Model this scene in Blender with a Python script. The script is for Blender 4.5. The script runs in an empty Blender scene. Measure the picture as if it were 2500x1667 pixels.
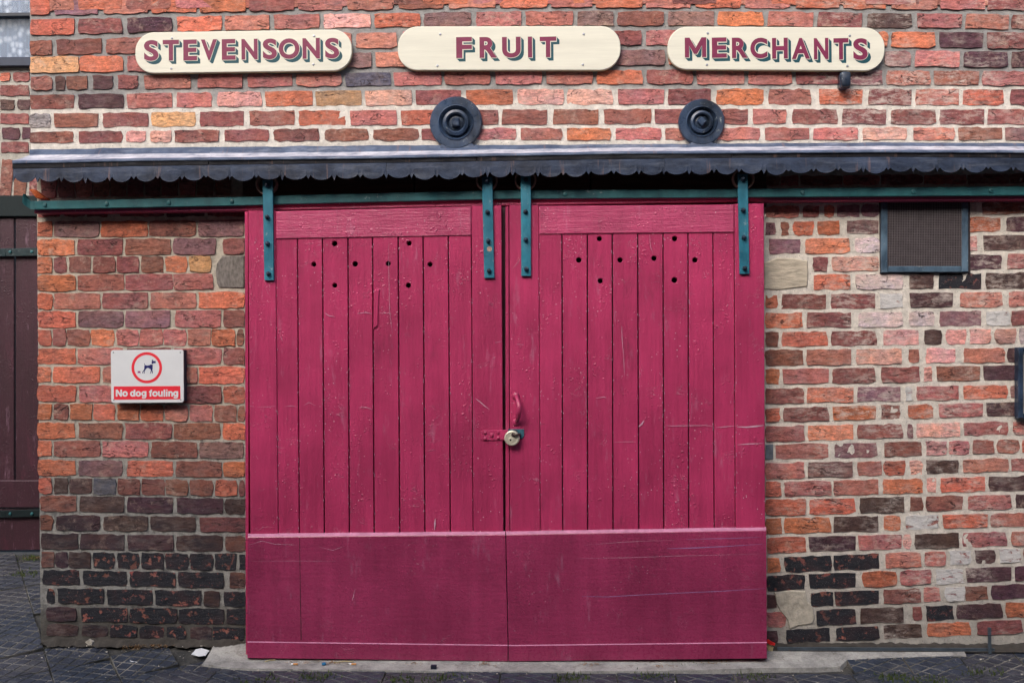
import bpy, bmesh, math, random
from mathutils import Vector, Matrix, noise as mnoise
random.seed(11)
S = bpy.context.scene
COL = S.collection
# ------------------------------------------------------------------ camera
DIST, CAMZ, YAW, ROLL = 4.861, 1.48, math.radians(2.5), math.radians(0.5)
FPX = 500.0 * DIST
fw = Vector((-math.sin(YAW), math.cos(YAW), 0))
r0 = Vector((math.cos(YAW), math.sin(YAW), 0)); u0 = Vector((0, 0, 1))
RT = (r0 * math.cos(ROLL) - u0 * math.sin(ROLL)).normalized()
UP = (u0 * math.cos(ROLL) + r0 * math.sin(ROLL)).normalized()
CAM = Vector((DIST * math.sin(YAW), -DIST * math.cos(YAW), CAMZ))
cd = bpy.data.cameras.new('camera'); cam = bpy.data.objects.new('camera', cd); COL.objects.link(cam)
M = Matrix.Identity(4)
for i in range(3):
    M[i][0], M[i][1], M[i][2], M[i][3] = RT[i], UP[i], -fw[i], CAM[i]
cam.matrix_world = M
cd.sensor_width = 36; cd.lens = 36 * FPX / 2500; cd.clip_end = 500; cd.clip_start = 0.05
S.camera = cam
# ------------------------------------------------------------------ sky, sun, exposure
SUN_EL, SUN_ROT = math.radians(41), math.radians(205)
w = bpy.data.worlds.new('World'); S.world = w; w.use_nodes = True
nt = w.node_tree; bg = nt.nodes['Background']
sk = nt.nodes.new('ShaderNodeTexSky'); sk.sky_type = 'NISHITA'; sk.sun_disc = False
sk.sun_elevation = SUN_EL; sk.sun_rotation = SUN_ROT; sk.air_density = 1.0; sk.dust_density = 4.0; sk.ozone_density = 1.0
nt.links.new(sk.outputs[0], bg.inputs[0]); bg.inputs[1].default_value = 0.15
sl = bpy.data.lights.new('sun', 'SUN'); sl.energy = 1.0; sl.angle = math.radians(40); sl.color = (1.0, 0.97, 0.93)
so = bpy.data.objects.new('sun', sl); COL.objects.link(so); so.location = (-2, -6, 9)
tosun = Vector((math.sin(SUN_ROT) * math.cos(SUN_EL), math.cos(SUN_ROT) * math.cos(SUN_EL), math.sin(SUN_EL)))
so.rotation_mode = 'QUATERNION'; so.rotation_quaternion = tosun.to_track_quat('Z', 'Y')
S.view_settings.view_transform = 'Standard'; S.view_settings.look = 'None'
S.view_settings.exposure = 0.96; S.view_settings.gamma = 1
S.cycles.max_bounces = 8; S.cycles.diffuse_bounces = 5; S.cycles.use_denoising = True
# ------------------------------------------------------------------ helpers
def ray(px, py):
    return (fw * FPX + RT * (px - 1250.0) + UP * (833.5 - py))
def P(px, py, dep=0.0):                 # point of the plane y = -dep seen at this place of the photograph
    d = ray(px, py); t = (-dep - CAM.y) / d.y
    return CAM + d * t
def gz(y):                              # height of the paving: falls away from the wall, climbs to the back yard
    if y > 0: return 0.085 * y
    if y > -0.15: return 0.3 * y
    return -0.045 + 0.03 * (y + 0.15)
def G(px, py, h=0.0):
    d = ray(px, py); z = 0.0
    for _ in range(30):
        p = CAM + d * ((z + h - CAM.z) / d.z); z = gz(p.y)
    return p
def lin(c):
    return tuple(((v / 255) / 12.92 if v / 255 <= 0.04045 else ((v / 255 + 0.055) / 1.055) ** 2.4) for v in c)
def interp(xs, ys, x):
    if x <= xs[0]:
        i = 0
    elif x >= xs[-1]:
        i = len(xs) - 2
    else:
        i = max(k for k in range(len(xs) - 1) if xs[k] <= x)
    t = (x - xs[i]) / (xs[i + 1] - xs[i]); return ys[i] + (ys[i + 1] - ys[i]) * t
def tag(o, label=None, cat=None, group=None, kind=None):
    if label: o['label'] = label
    if cat: o['category'] = cat
    if group: o['group'] = group
    if kind or cat: o['kind'] = kind or 'thing'
    return o
WLOC = {}
def link(name, me, m, loc, parent=None):
    o = bpy.data.objects.new(name, me); COL.objects.link(o)
    if m is not None and me is not None and not me.materials: me.materials.append(m)
    loc = Vector(loc)
    if parent is not None:
        o.parent = parent; o.location = loc - WLOC[parent.name]
    else:
        o.location = loc
    WLOC[o.name] = loc
    return o
def empty(name, loc, label, cat, group=None):
    o = bpy.data.objects.new(name, None); COL.objects.link(o); o.location = loc; o.empty_display_size = 0.1
    WLOC[o.name] = Vector(loc); return tag(o, label, cat, group)
def mesh(name, vs, fs, m, parent=None, smooth=False):
    vs = [Vector(v) for v in vs]
    c = Vector([(min(v[i] for v in vs) + max(v[i] for v in vs)) / 2 for i in range(3)])
    me = bpy.data.meshes.new(name); me.from_pydata([v - c for v in vs], [], fs)
    bm = bmesh.new(); bm.from_mesh(me); bmesh.ops.recalc_face_normals(bm, faces=bm.faces); bm.to_mesh(me); bm.free()
    if smooth:
        for p in me.polygons: p.use_smooth = True
    return link(name, me, m, c, parent)
class MB:
    def __init__(s): s.v = []; s.f = []
    def add(s, vs, fs):
        n = len(s.v); s.v += [Vector(v) for v in vs]; s.f += [tuple(i + n for i in f) for f in fs]; return s
    def quadslab(s, q, yf, yb, bev=0.002):     # q: four world points (x,z used) anticlockwise; chamfered front
        c = sum((Vector((p[0], 0, p[2])) for p in q), Vector()) / 4
        def ring(y, ins):
            out = []
            for p in q:
                d = Vector((p[0], 0, p[2])) - c
                dx = math.copysign(min(abs(d.x), ins), d.x); dz = math.copysign(min(abs(d.z), ins), d.z)
                out.append((c.x + d.x - dx, y, c.z + d.z - dz))
            return out
        vs = ring(yf, bev) + ring(yf + bev, 0) + ring(yb, 0)
        fs = [(0, 1, 2, 3), (11, 10, 9, 8)]
        for k in (0, 4):
            for i in range(4):
                j = (i + 1) % 4; fs.append((k + i, k + 4 + i, k + 4 + j, k + j))
        return s.add(vs, fs)
    def box(s, a, b):
        x0, y0, z0 = a; x1, y1, z1 = b
        vs = [(x0, y0, z0), (x1, y0, z0), (x1, y1, z0), (x0, y1, z0), (x0, y0, z1), (x1, y0, z1), (x1, y1, z1), (x0, y1, z1)]
        return s.add(vs, [(3, 2, 1, 0), (4, 5, 6, 7), (0, 1, 5, 4), (1, 2, 6, 5), (2, 3, 7, 6), (3, 0, 4, 7)])
    def prism(s, pts, vec):                    # planar polygon swept along vec
        n = len(pts); vec = Vector(vec); a = [Vector(p) for p in pts]
        return s.add(a + [p + vec for p in a], [tuple(range(n)), tuple(range(2 * n - 1, n - 1, -1))] +
                     [(i, i + n, (i + 1) % n + n, (i + 1) % n) for i in range(n)])
    def loft(s, rows, closed=False):           # list of equal-length point rows
        n = len(rows[0]); vs = [p for r in rows for p in r]; fs = []
        for k in range(len(rows) - 1):
            for i in range(n if closed else n - 1):
                j = (i + 1) % n; fs.append((k * n + i, k * n + j, (k + 1) * n + j, (k + 1) * n + i))
        if closed: fs += [tuple(range(n - 1, -1, -1)), tuple(range((len(rows) - 1) * n, len(rows) * n))]
        return s.add(vs, fs)
    def lathe(s, c, prof, seg=32, jit=0.0):    # profile (r, y) turned about the y axis through c
        rows = []
        for k in range(seg):
            a = 2 * math.pi * k / seg
            rows.append([(c[0] + r * math.cos(a) * (1 + random.uniform(-jit, jit)), y, c[2] + r * math.sin(a) * (1 + random.uniform(-jit, jit))) for r, y in prof])
        n = len(prof); vs = [p for r in rows for p in r]; fs = []
        for k in range(seg):
            k2 = (k + 1) % seg
            for i in range(n - 1): fs.append((k * n + i, k * n + i + 1, k2 * n + i + 1, k2 * n + i))
        return s.add(vs, fs)
    def tube(s, pts, rad, seg=8):
        pts = [Vector(p) for p in pts]; rads = rad if isinstance(rad, (list, tuple)) else [rad] * len(pts); rows = []
        for i, p in enumerate(pts):
            d = (pts[min(i + 1, len(pts) - 1)] - pts[max(i - 1, 0)]).normalized()
            a = d.cross(Vector((0.3, 0.2, 1)) if abs(d.z) < 0.9 else Vector((1, 0, 0))).normalized(); b = d.cross(a)
            rows.append([p + (a * math.cos(2 * math.pi * k / seg) + b * math.sin(2 * math.pi * k / seg)) * rads[i] for k in range(seg)])
        return s.loft(rows, True)
    def build(s, name, m, parent=None, smooth=False): return mesh(name, s.v, s.f, m, parent, smooth)
def curve_mesh(polys, thick, bev, res=0):
    cu = bpy.data.curves.new('tmp', 'CURVE'); cu.dimensions = '2D'; cu.fill_mode = 'BOTH'
    cu.extrude = max(thick / 2 - bev, 0.0001); cu.bevel_depth = bev; cu.bevel_resolution = res; cu.offset = -bev
    for pl in polys:
        sp = cu.splines.new('POLY'); sp.points.add(len(pl) - 1); sp.use_cyclic_u = True
        for p, q in zip(sp.points, pl): p.co = (q[0], q[1], 0, 1)
    return conv(cu)
def conv(cu):
    ob = bpy.data.objects.new('tmp', cu); COL.objects.link(ob)
    dg = bpy.context.evaluated_depsgraph_get(); dg.update()
    me = bpy.data.meshes.new_from_object(ob.evaluated_get(dg))
    vs = [v.co.copy() for v in me.vertices]; fs = [tuple(p.vertices) for p in me.polygons]
    bpy.data.objects.remove(ob); bpy.data.meshes.remove(me); bpy.data.curves.remove(cu)
    return vs, fs
def plate(name, outline, holes, yf, thick, m, parent, bev=0.0015, res=0):
    vs, fs = curve_mesh([outline] + holes, thick, bev, res); yc = yf + thick / 2
    return mesh(name, [(v.x, yc - v.z, v.y) for v in vs], fs, m, parent)
def circ(cx, cz, r, n=18, jit=0.0): return [(cx + r * math.cos(2 * math.pi * k / n) * (1 + random.uniform(-jit, jit)), cz + r * math.sin(2 * math.pi * k / n)) for k in range(n)]
def rrect(x0, z0, x1, z1, r, n=8):
    out = []
    for cx, cz, a0 in ((x1 - r, z1 - r, 0), (x0 + r, z1 - r, 90), (x0 + r, z0 + r, 180), (x1 - r, z0 + r, 270)):
        for k in range(n + 1):
            a = math.radians(a0 + 90 * k / n); out.append((cx + r * math.cos(a), cz + r * math.sin(a)))
    return out
# ------------------------------------------------------------------ materials
class NT:
    def __init__(s, name, rough=0.7, spec=0.4, metal=0.0):
        s.m = bpy.data.materials.new(name); s.m.use_nodes = True; s.t = s.m.node_tree
        s.b = s.t.nodes['Principled BSDF']; s.set(s.b.inputs['Roughness'], rough)
        s.b.inputs['Specular IOR Level'].default_value = spec; s.b.inputs['Metallic'].default_value = metal
    def set(s, sock, v):
        if isinstance(v, bpy.types.NodeSocket): s.t.links.new(v, sock)
        elif isinstance(v, (tuple, list)) and len(v) == 3 and sock.type == 'RGBA': sock.default_value = (*v, 1)
        else: sock.default_value = v
    def pos(s): return s.t.nodes.new('ShaderNodeNewGeometry').outputs['Position']
    def info(s): return s.t.nodes.new('ShaderNodeObjectInfo')
    def math(s, op, a, b=0.5, clamp=False):
        n = s.t.nodes.new('ShaderNodeMath'); n.operation = op; n.use_clamp = clamp; s.set(n.inputs[0], a); s.set(n.inputs[1], b); return n.outputs[0]
    def vec(s, op, a, b):
        n = s.t.nodes.new('ShaderNodeVectorMath'); n.operation = op; s.set(n.inputs[0], a); s.set(n.inputs[1], b); return n.outputs[0]
    def rvec(s, p, k=41.0):       # position shifted per object, so that no two pieces share a pattern
        r = s.math('MULTIPLY', s.info().outputs['Random'], k)
        c = s.t.nodes.new('ShaderNodeCombineXYZ'); s.set(c.inputs[0], r); s.set(c.inputs[1], s.math('MULTIPLY', r, 1.7)); s.set(c.inputs[2], s.math('MULTIPLY', r, 0.6))
        return s.vec('ADD', p, c.outputs[0])
    def noise(s, v, scale, det=4, rough=0.6, dist=0.0):
        n = s.t.nodes.new('ShaderNodeTexNoise'); s.set(n.inputs['Vector'], v); n.inputs['Scale'].default_value = scale
        n.inputs['Detail'].default_value = det; n.inputs['Roughness'].default_value = rough; n.inputs['Distortion'].default_value = dist
        return n.outputs[0]
    def voro(s, v, scale, feat='F1', out=0):
        n = s.t.nodes.new('ShaderNodeTexVoronoi'); n.feature = feat; s.set(n.inputs['Vector'], v); n.inputs['Scale'].default_value = scale
        return n.outputs[out]
    def ramp(s, f, a, b, lo=0.0, hi=1.0):
        n = s.t.nodes.new('ShaderNodeMapRange'); s.set(n.inputs[0], f); n.inputs[1].default_value = a; n.inputs[2].default_value = b
        n.inputs[3].default_value = lo; n.inputs[4].default_value = hi; return n.outputs[0]
    def mix(s, f, a, b, mode='MIX'):
        n = s.t.nodes.new('ShaderNodeMix'); n.data_type = 'RGBA'; n.blend_type = mode
        s.set(n.inputs[0], f); s.set(n.inputs[6], a); s.set(n.inputs[7], b); return n.outputs[2]
    def scale(s, c, f): # colour times value
        n = s.t.nodes.new('ShaderNodeVectorMath'); n.operation = 'SCALE'; s.set(n.inputs[0], c); s.set(n.inputs[3], f); return n.outputs[0]
    def sep(s, v):
        n = s.t.nodes.new('ShaderNodeSeparateXYZ'); s.set(n.inputs[0], v); return n.outputs
    def base(s, c): s.set(s.b.inputs['Base Color'], c); return s
    def rough(s, v): s.set(s.b.inputs['Roughness'], v); return s
    def bump(s, h, dist=0.003, st=0.6):
        n = s.t.nodes.new('ShaderNodeBump'); n.inputs['Strength'].default_value = st; n.inputs['Distance'].default_value = dist
        s.set(n.inputs['Height'], h); s.t.links.new(n.outputs[0], s.b.inputs['Normal']); return s
def m_brick(kind):
    n = NT('brick_' + kind, 0.88, 0.25); p = n.pos(); v = n.rvec(p); inf = n.info(); col = inf.outputs['Color']; rnd = inf.outputs['Random']
    vs = n.vec('MULTIPLY', v, (1, 1, 2.6))
    big = n.noise(v, 9, 3, 0.6); mid = n.noise(vs, 22, 6, 0.72); fine = n.noise(v, 110, 4, 0.7)
    dk = n.noise(vs, 13, 8, 0.78, 0.4); pl = n.noise(n.vec('ADD', v, (7, 3, 1)), 17, 7, 0.72)
    ridge = n.math('ABSOLUTE', n.math('SUBTRACT', n.noise(vs, 8, 3, 0.6, 0.5), 0.5))
    crack = n.math('MULTIPLY', n.ramp(ridge, 0.004, 0.013, 1, 0), n.ramp(n.noise(v, 14, 2), 0.48, 0.56))
    spk = n.voro(v, 95); spk2 = n.voro(v, 160)
    if kind == 'plain':
        c = n.mix(n.ramp(big, 0.35, 0.68), n.mix(1.0, col, (1.06, 1.0, 0.93), 'MULTIPLY'), n.mix(1.0, col, (0.84, 0.92, 1.04), 'MULTIPLY'))
        c = n.scale(c, n.ramp(mid, 0.30, 0.72, 0.80, 1.62)); c = n.scale(c, n.ramp(fine, 0.3, 0.7, 0.85, 1.15)); c = n.scale(c, n.ramp(n.noise(vs, 44, 5, 0.7), 0.3, 0.7, 0.78, 1.28))
        dkf = n.math('MULTIPLY', n.ramp(dk, 0.51, 0.63), n.ramp(rnd, 0.1, 0.95, 0.08, 0.66))
        c = n.mix(dkf, c, (0.045, 0.030, 0.032))
        c = n.mix(n.math('MULTIPLY', n.ramp(pl, 0.54, 0.68), n.ramp(n.math('FRACT', n.math('MULTIPLY', rnd, 7.3)), 0.2, 1, 0.10, 0.65)), c, (0.56, 0.42, 0.34))
        xyz = n.sep(p); wob = n.math('MULTIPLY', n.math('SUBTRACT', n.noise(p, 6, 5, 0.7), 0.5), 0.9)
        soot = n.math('MULTIPLY', n.ramp(n.math('ADD', xyz[2], wob), 0.45, 0.95, 0.70, 0), n.ramp(xyz[0], -1.2, -1.1, 1, 0))
        c = n.mix(n.math('MULTIPLY', soot, n.ramp(n.noise(vs, 11, 6, 0.75), 0.40, 0.60, 0.20, 1.15)), c, (0.020, 0.022, 0.032))
        lime = n.math('MULTIPLY', n.ramp(n.noise(p, 3.2, 3, 0.6), 0.41, 0.60), n.ramp(n.noise(vs, 19, 6, 0.75), 0.46, 0.62)); lime = n.math('MULTIPLY', lime, n.ramp(xyz[0], 1.22, 1.6, 0.12, 0.72))
        c = n.mix(lime, c, (0.66, 0.57, 0.51))
        c = n.mix(n.math('MULTIPLY', crack, 0.8), c, (0.05, 0.03, 0.03))
        c = n.mix(n.ramp(spk, 0.10, 0.14, 0.75, 0), c, (0.06, 0.04, 0.04))
        c = n.mix(n.math('MULTIPLY', n.ramp(spk2, 0.09, 0.12, 0.8, 0), n.ramp(big, 0.5, 0.6)), c, (0.65, 0.58, 0.52))
    elif kind == 'sooty':
        c = n.mix(n.ramp(mid, 0.3, 0.7), (0.013, 0.015, 0.021), (0.036, 0.036, 0.044))
        c = n.mix(n.math('MULTIPLY', n.ramp(big, 0.48, 0.68), 0.40), c, (0.075, 0.034, 0.036))
        chip = n.ramp(n.noise(n.vec('ADD', v, (3, 9, 4)), 26, 5, 0.62), 0.565, 0.615)
        c = n.mix(n.math('MULTIPLY', chip, n.ramp(rnd, 0.2, 0.8, 0.45, 1)), c, n.mix(n.ramp(pl, 0.4, 0.6), col, (0.30, 0.13, 0.10)))
        c = n.mix(n.ramp(spk2, 0.10, 0.14, 0.8, 0), c, (0.45, 0.40, 0.38)); dkf = chip
        n.rough(0.62)
    else:
        c = n.mix(n.ramp(mid, 0.3, 0.7), (0.52, 0.50, 0.49), (0.74, 0.72, 0.70)); dkf = n.ramp(dk, 0.56, 0.62)
        c = n.mix(dkf, c, col); c = n.mix(n.math('MULTIPLY', n.ramp(pl, 0.56, 0.66), 0.5), c, (0.25, 0.25, 0.27))
    h = n.math('ADD', n.math('MULTIPLY', mid, 1.0), n.math('MULTIPLY', fine, 0.35))
    h = n.math('SUBTRACT', h, n.math('MULTIPLY', crack, 0.8)); h = n.math('SUBTRACT', h, n.math('MULTIPLY', dkf, 0.25))
    n.base(c).bump(h, 0.006, 0.85); return n.m
def m_mortar(kind):
    n = NT('mortar_' + kind, 0.95, 0.15); p = n.pos(); z = n.sep(p)[2]
    a = n.noise(p, 30, 6, 0.7); b = n.noise(p, 5, 4, 0.6); f = n.noise(p, 170, 3, 0.7)
    zz = n.math('ADD', z, n.math('MULTIPLY', n.math('SUBTRACT', b, 0.5), 0.22))
    if kind == 'upper':
        c = n.mix(n.ramp(zz, 2.66, 2.72), (0.70, 0.66, 0.60), (0.30, 0.297, 0.292))
    elif kind == 'pier':
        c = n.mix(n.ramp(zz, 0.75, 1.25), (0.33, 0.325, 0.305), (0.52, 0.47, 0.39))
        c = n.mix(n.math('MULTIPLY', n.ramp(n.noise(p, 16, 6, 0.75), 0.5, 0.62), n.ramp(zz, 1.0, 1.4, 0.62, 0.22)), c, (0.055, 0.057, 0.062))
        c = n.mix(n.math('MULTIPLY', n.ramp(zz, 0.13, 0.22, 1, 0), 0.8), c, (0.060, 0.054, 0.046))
    elif kind == 'back': c = (0.40, 0.38, 0.34)
    else:
        c = n.mix(n.ramp(zz, 0.1, 0.5), (0.46, 0.43, 0.385), (0.70, 0.65, 0.58))
        c = n.mix(n.math('MULTIPLY', n.ramp(n.noise(p, 9, 6, 0.75), 0.56, 0.7), 0.45), c, (0.22, 0.21, 0.20))
    c = n.scale(n.mix(0.0, c, c), n.ramp(a, 0.25, 0.75, 0.66, 1.28))
    c = n.mix(n.ramp(n.voro(p, 60), 0.10, 0.16, 0.6, 0), c, (0.08, 0.075, 0.07))
    n.base(c).bump(n.math('ADD', a, n.math('MULTIPLY', f, 0.5)), 0.006, 0.8); return n.m
def m_paint(name, col, grain=None, dark=None, r=0.33, chips=1.0, bs=0.8):
    n = NT(name, r, 0.5); p = n.pos(); v = n.rvec(p, 13)
    g = n.noise(n.vec('MULTIPLY', v, grain or (6, 6, 0.5)), 14, 5, 0.65); big = n.noise(v, 3.2, 4, 0.6); f = n.noise(v, 75, 4, 0.6)
    bl = n.t.nodes.new('ShaderNodeTexVoronoi'); bl.feature = 'SMOOTH_F1'; n.set(bl.inputs['Vector'], v); bl.inputs['Scale'].default_value = 58
    blis = n.math('MULTIPLY', n.ramp(bl.outputs[0], 0.06, 0.26, 1, 0), n.ramp(n.noise(v, 5, 3), 0.50, 0.60))
    c = n.scale(n.mix(0, col, col), n.ramp(big, 0.3, 0.7, 0.80, 1.16)); c = n.scale(c, n.ramp(n.noise(n.vec('MULTIPLY', v, (5, 5, 0.35)), 3.5, 5, 0.7), 0.3, 0.7, 0.86, 1.12))
    c = n.mix(n.math('MULTIPLY', n.ramp(n.noise(n.vec('MULTIPLY', v, (2, 2, 0.5)), 5, 6, 0.75), 0.58, 0.72), 0.40), c, (0.13, 0.022, 0.050)); c = n.scale(c, n.ramp(g, 0.3, 0.7, 0.93, 1.07))
    c = n.mix(n.math('MULTIPLY', n.ramp(n.noise(n.vec('MULTIPLY', v, (3, 3, 0.6)), 7, 5, 0.7), 0.60, 0.74), 0.30), c, (0.50, 0.30, 0.42))   # chalky scuffs
    sp = n.math('MULTIPLY', n.ramp(n.voro(v, 46), 0.085, 0.125, 1, 0), n.ramp(n.noise(v, 4, 4, 0.7), 0.50, 0.62))
    c = n.mix(n.math('MULTIPLY', sp, 0.85 * chips), c, (0.72, 0.60, 0.64))
    scr = n.math('ABSOLUTE', n.math('SUBTRACT', n.noise(n.vec('ADD', v, (5, 1, 2)), 5, 4, 0.65, 1.2), 0.5))
    scr = n.math('MULTIPLY', n.ramp(scr, 0.002, 0.006, 1, 0), n.ramp(n.noise(v, 7, 2), 0.56, 0.64))
    c = n.mix(n.math('MULTIPLY', scr, 0.20 * chips), c, (0.70, 0.45, 0.56))
    n.base(c).rough(n.ramp(f, 0.3, 0.7, r - 0.06, r + 0.10))
    h = n.math('ADD', n.math('MULTIPLY', g, 0.9), n.math('MULTIPLY', f, 0.55)); h = n.math('ADD', h, n.math('MULTIPLY', blis, 0.75)); h = n.math('ADD', h, n.math('MULTIPLY', scr, 0.7))
    n.bump(h, 0.0045 if grain else 0.0035, bs); return n.m
def m_iron(name, a, b, rust=0.2, r=0.42, rcol=(0.20, 0.09, 0.05)):
    n = NT(name, r, 0.5); p = n.pos(); v = n.rvec(p, 9); x = n.noise(v, 26, 6, 0.72); y = n.noise(n.vec('MULTIPLY', v, (1, 1, 0.6)), 9, 5, 0.65)
    c = n.mix(n.ramp(y, 0.36, 0.66), a, b); c = n.mix(n.math('MULTIPLY', n.ramp(x, 0.62, 0.70), 0.55), c, (0.42, 0.47, 0.47))
    c = n.mix(n.math('MULTIPLY', n.ramp(n.noise(v, 40, 5, 0.7), 0.62, 0.72), rust), c, rcol)
    n.base(c).rough(n.ramp(x, 0.3, 0.7, r - 0.12, r + 0.18)).bump(n.math('ADD', x, y), 0.003, 0.6); return n.m
def m_plain(name, col, r=0.6, var=0.15, sc=30, spec=0.4, bump=0.001, grain=(1, 1, 1), metal=0.0):
    n = NT(name, r, spec, metal); v = n.vec('MULTIPLY', n.rvec(n.pos(), 5), grain); x = n.noise(v, sc, 5, 0.65)
    n.base(n.scale(n.mix(0, col, col), n.ramp(x, 0.3, 0.7, 1 - var, 1 + var))).bump(x, bump, 0.6); return n.m
def m_lead(name, a, b, pale):
    n = NT(name, 0.5, 0.22); p = n.pos(); v = n.rvec(p, 6)
    x = n.noise(n.vec('MULTIPLY', v, (1, 1, 1.6)), 9, 6, 0.68); st = n.noise(n.vec('MULTIPLY', v, (0.5, 1, 3.0)), 12, 5, 0.7); f = n.noise(v, 50, 4, 0.7)
    c = n.mix(n.ramp(x, 0.34, 0.68), a, b); c = n.mix(n.math('MULTIPLY', n.ramp(st, 0.52, 0.70), pale), c, (0.33, 0.36, 0.42))
    c = n.mix(n.math('MULTIPLY', n.ramp(n.noise(n.vec('MULTIPLY', v, (4, 1, 0.3)), 9, 3), 0.62, 0.70), 0.35), c, (0.24, 0.14, 0.11))
    n.base(c).rough(n.ramp(f, 0.3, 0.7, 0.45, 0.70)).bump(n.math('ADD', x, n.math('MULTIPLY', f, 0.3)), 0.006, 0.7); return n.m
def m_ground():
    n = NT('paving_joints', 0.9, 0.3); p = n.pos(); x = n.noise(p, 12, 6, 0.7); y = n.noise(p, 60, 4, 0.7)
    c = n.mix(n.ramp(x, 0.35, 0.65), (0.030, 0.031, 0.032), (0.075, 0.072, 0.066)); c = n.mix(n.math('MULTIPLY', n.ramp(n.noise(p, 5, 5, 0.7), 0.55, 0.66), 0.7), c, (0.045, 0.060, 0.022))
    n.base(n.scale(c, n.ramp(y, 0.3, 0.7, 0.7, 1.3))).bump(y, 0.004, 0.8); return n.m
def m_paver():
    n = NT('blue_brick_paver', 0.5, 0.5); p = n.pos(); inf = n.info(); x = n.noise(p, 14, 6, 0.7); f = n.noise(p, 90, 4, 0.7)
    c = n.mix(inf.outputs['Random'], (0.024, 0.034, 0.055), (0.040, 0.041, 0.054)); c = n.scale(c, n.ramp(x, 0.3, 0.7, 0.6, 1.5))
    c = n.mix(n.math('MULTIPLY', n.ramp(n.noise(p, 7, 6, 0.75), 0.55, 0.68), 0.55), c, (0.11, 0.105, 0.095))
    c = n.mix(n.ramp(n.voro(p, 55), 0.06, 0.10, 0.8, 0), c, (0.40, 0.39, 0.36))
    n.base(c).rough(n.ramp(f, 0.3, 0.7, 0.35, 0.65)).bump(n.math('ADD', x, f), 0.005, 0.7); return n.m
def m_concrete():
    n = NT('worn_concrete', 0.9, 0.25); p = n.pos(); x = n.noise(p, 8, 7, 0.72); f = n.noise(p, 120, 4, 0.7)
    c = n.mix(n.ramp(x, 0.34, 0.68), (0.20, 0.195, 0.185), (0.47, 0.46, 0.43)); c = n.mix(n.math('MULTIPLY', n.ramp(n.noise(p, 17, 5, 0.75), 0.58, 0.68), 0.6), c, (0.12, 0.10, 0.08))
    n.base(n.scale(c, n.ramp(f, 0.3, 0.7, 0.82, 1.15))).bump(n.math('ADD', x, f), 0.004, 0.7); return n.m
def m_curtain():
    n = NT('net_curtain', 0.9, 0.1); p = n.pos(); fl = n.voro(n.vec('MULTIPLY', p, (1, 1, 0.8)), 24); y = n.noise(p, 40, 5, 0.7); fo = n.noise(n.vec('MULTIPLY', p, (9, 1, 0.2)), 4, 3)
    c = n.mix(n.ramp(n.math('ADD', fl, n.math('MULTIPLY', y, 0.6)), 0.45, 0.85), (0.48, 0.55, 0.66), (0.17, 0.22, 0.31)); n.base(n.scale(c, n.ramp(fo, 0.3, 0.7, 0.75, 1.2))); return n.m
MB_BRICK = {k: m_brick(k) for k in ('plain', 'sooty', 'white')}
MAROON = (0.43, 0.037, 0.118)
PAINT = m_paint('maroon_plank_paint', MAROON); PAINT_R = m_paint('maroon_rail_paint', (0.445, 0.054, 0.142), (0.5, 6, 7)); PAINT_K = m_paint('maroon_kickboard_paint', (0.312, 0.035, 0.103), (0.6, 5, 5), r=0.27, chips=0.5, bs=0.35)
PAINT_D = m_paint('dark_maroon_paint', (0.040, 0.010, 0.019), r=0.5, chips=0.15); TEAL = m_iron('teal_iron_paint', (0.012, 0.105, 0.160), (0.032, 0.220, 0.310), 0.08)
TEAL_D = m_iron('dark_teal_rail_paint', (0.014, 0.085, 0.100), (0.034, 0.170, 0.190), 0.2); GREEN_D = m_plain('dark_green_paint', (0.006, 0.013, 0.015), 0.6, spec=0.25)
RUST = m_plain('rusty_iron', (0.42, 0.28, 0.22), 0.75, 0.5, 60, bump=0.004); BLACK_IRON = m_iron('black_bitumen_paint', (0.010, 0.016, 0.028), (0.040, 0.068, 0.125), 0.03, 0.32)
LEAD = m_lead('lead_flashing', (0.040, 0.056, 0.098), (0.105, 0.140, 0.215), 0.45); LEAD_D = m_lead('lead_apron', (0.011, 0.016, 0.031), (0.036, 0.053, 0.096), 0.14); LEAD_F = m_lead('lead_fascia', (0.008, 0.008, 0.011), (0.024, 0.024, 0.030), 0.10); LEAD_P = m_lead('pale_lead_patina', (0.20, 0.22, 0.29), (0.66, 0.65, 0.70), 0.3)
CREAM = m_plain('cream_sign_paint', (0.70, 0.685, 0.58), 0.45, 0.075, 9, bump=0.0012, grain=(0.3, 1, 4)); SIGN_EDGE = m_plain('yellowed_sign_edge', (0.62, 0.53, 0.28), 0.5)
LET_M = m_plain('letter_maroon', (0.190, 0.018, 0.066), 0.45, 0.18, 40); LET_T = m_plain('letter_teal', (0.008, 0.070, 0.092), 0.45, 0.2, 40)
WHITE = m_plain('sign_white', (0.73, 0.75, 0.77), 0.35, 0.03, 12, bump=0.0002); RED = m_plain('sign_red', (0.84, 0.035, 0.058), 0.4, 0.04); NAVY = m_plain('sign_navy', (0.018, 0.020, 0.13), 0.4, 0.1); PLUM = m_plain('sign_plum', (0.25, 0.01, 0.16), 0.4)
TIMBER = m_plain('dark_timber', (0.115, 0.070, 0.055), 0.8, 0.35, 16, bump=0.003, grain=(0.3, 1, 4)); STEEL = m_plain('dull_steel', (0.33, 0.35, 0.40), 0.35, 0.2, metal=0.6); BRASS = m_plain('padlock_metal', (0.66, 0.62, 0.50), 0.33, 0.12, metal=0.35)
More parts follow.
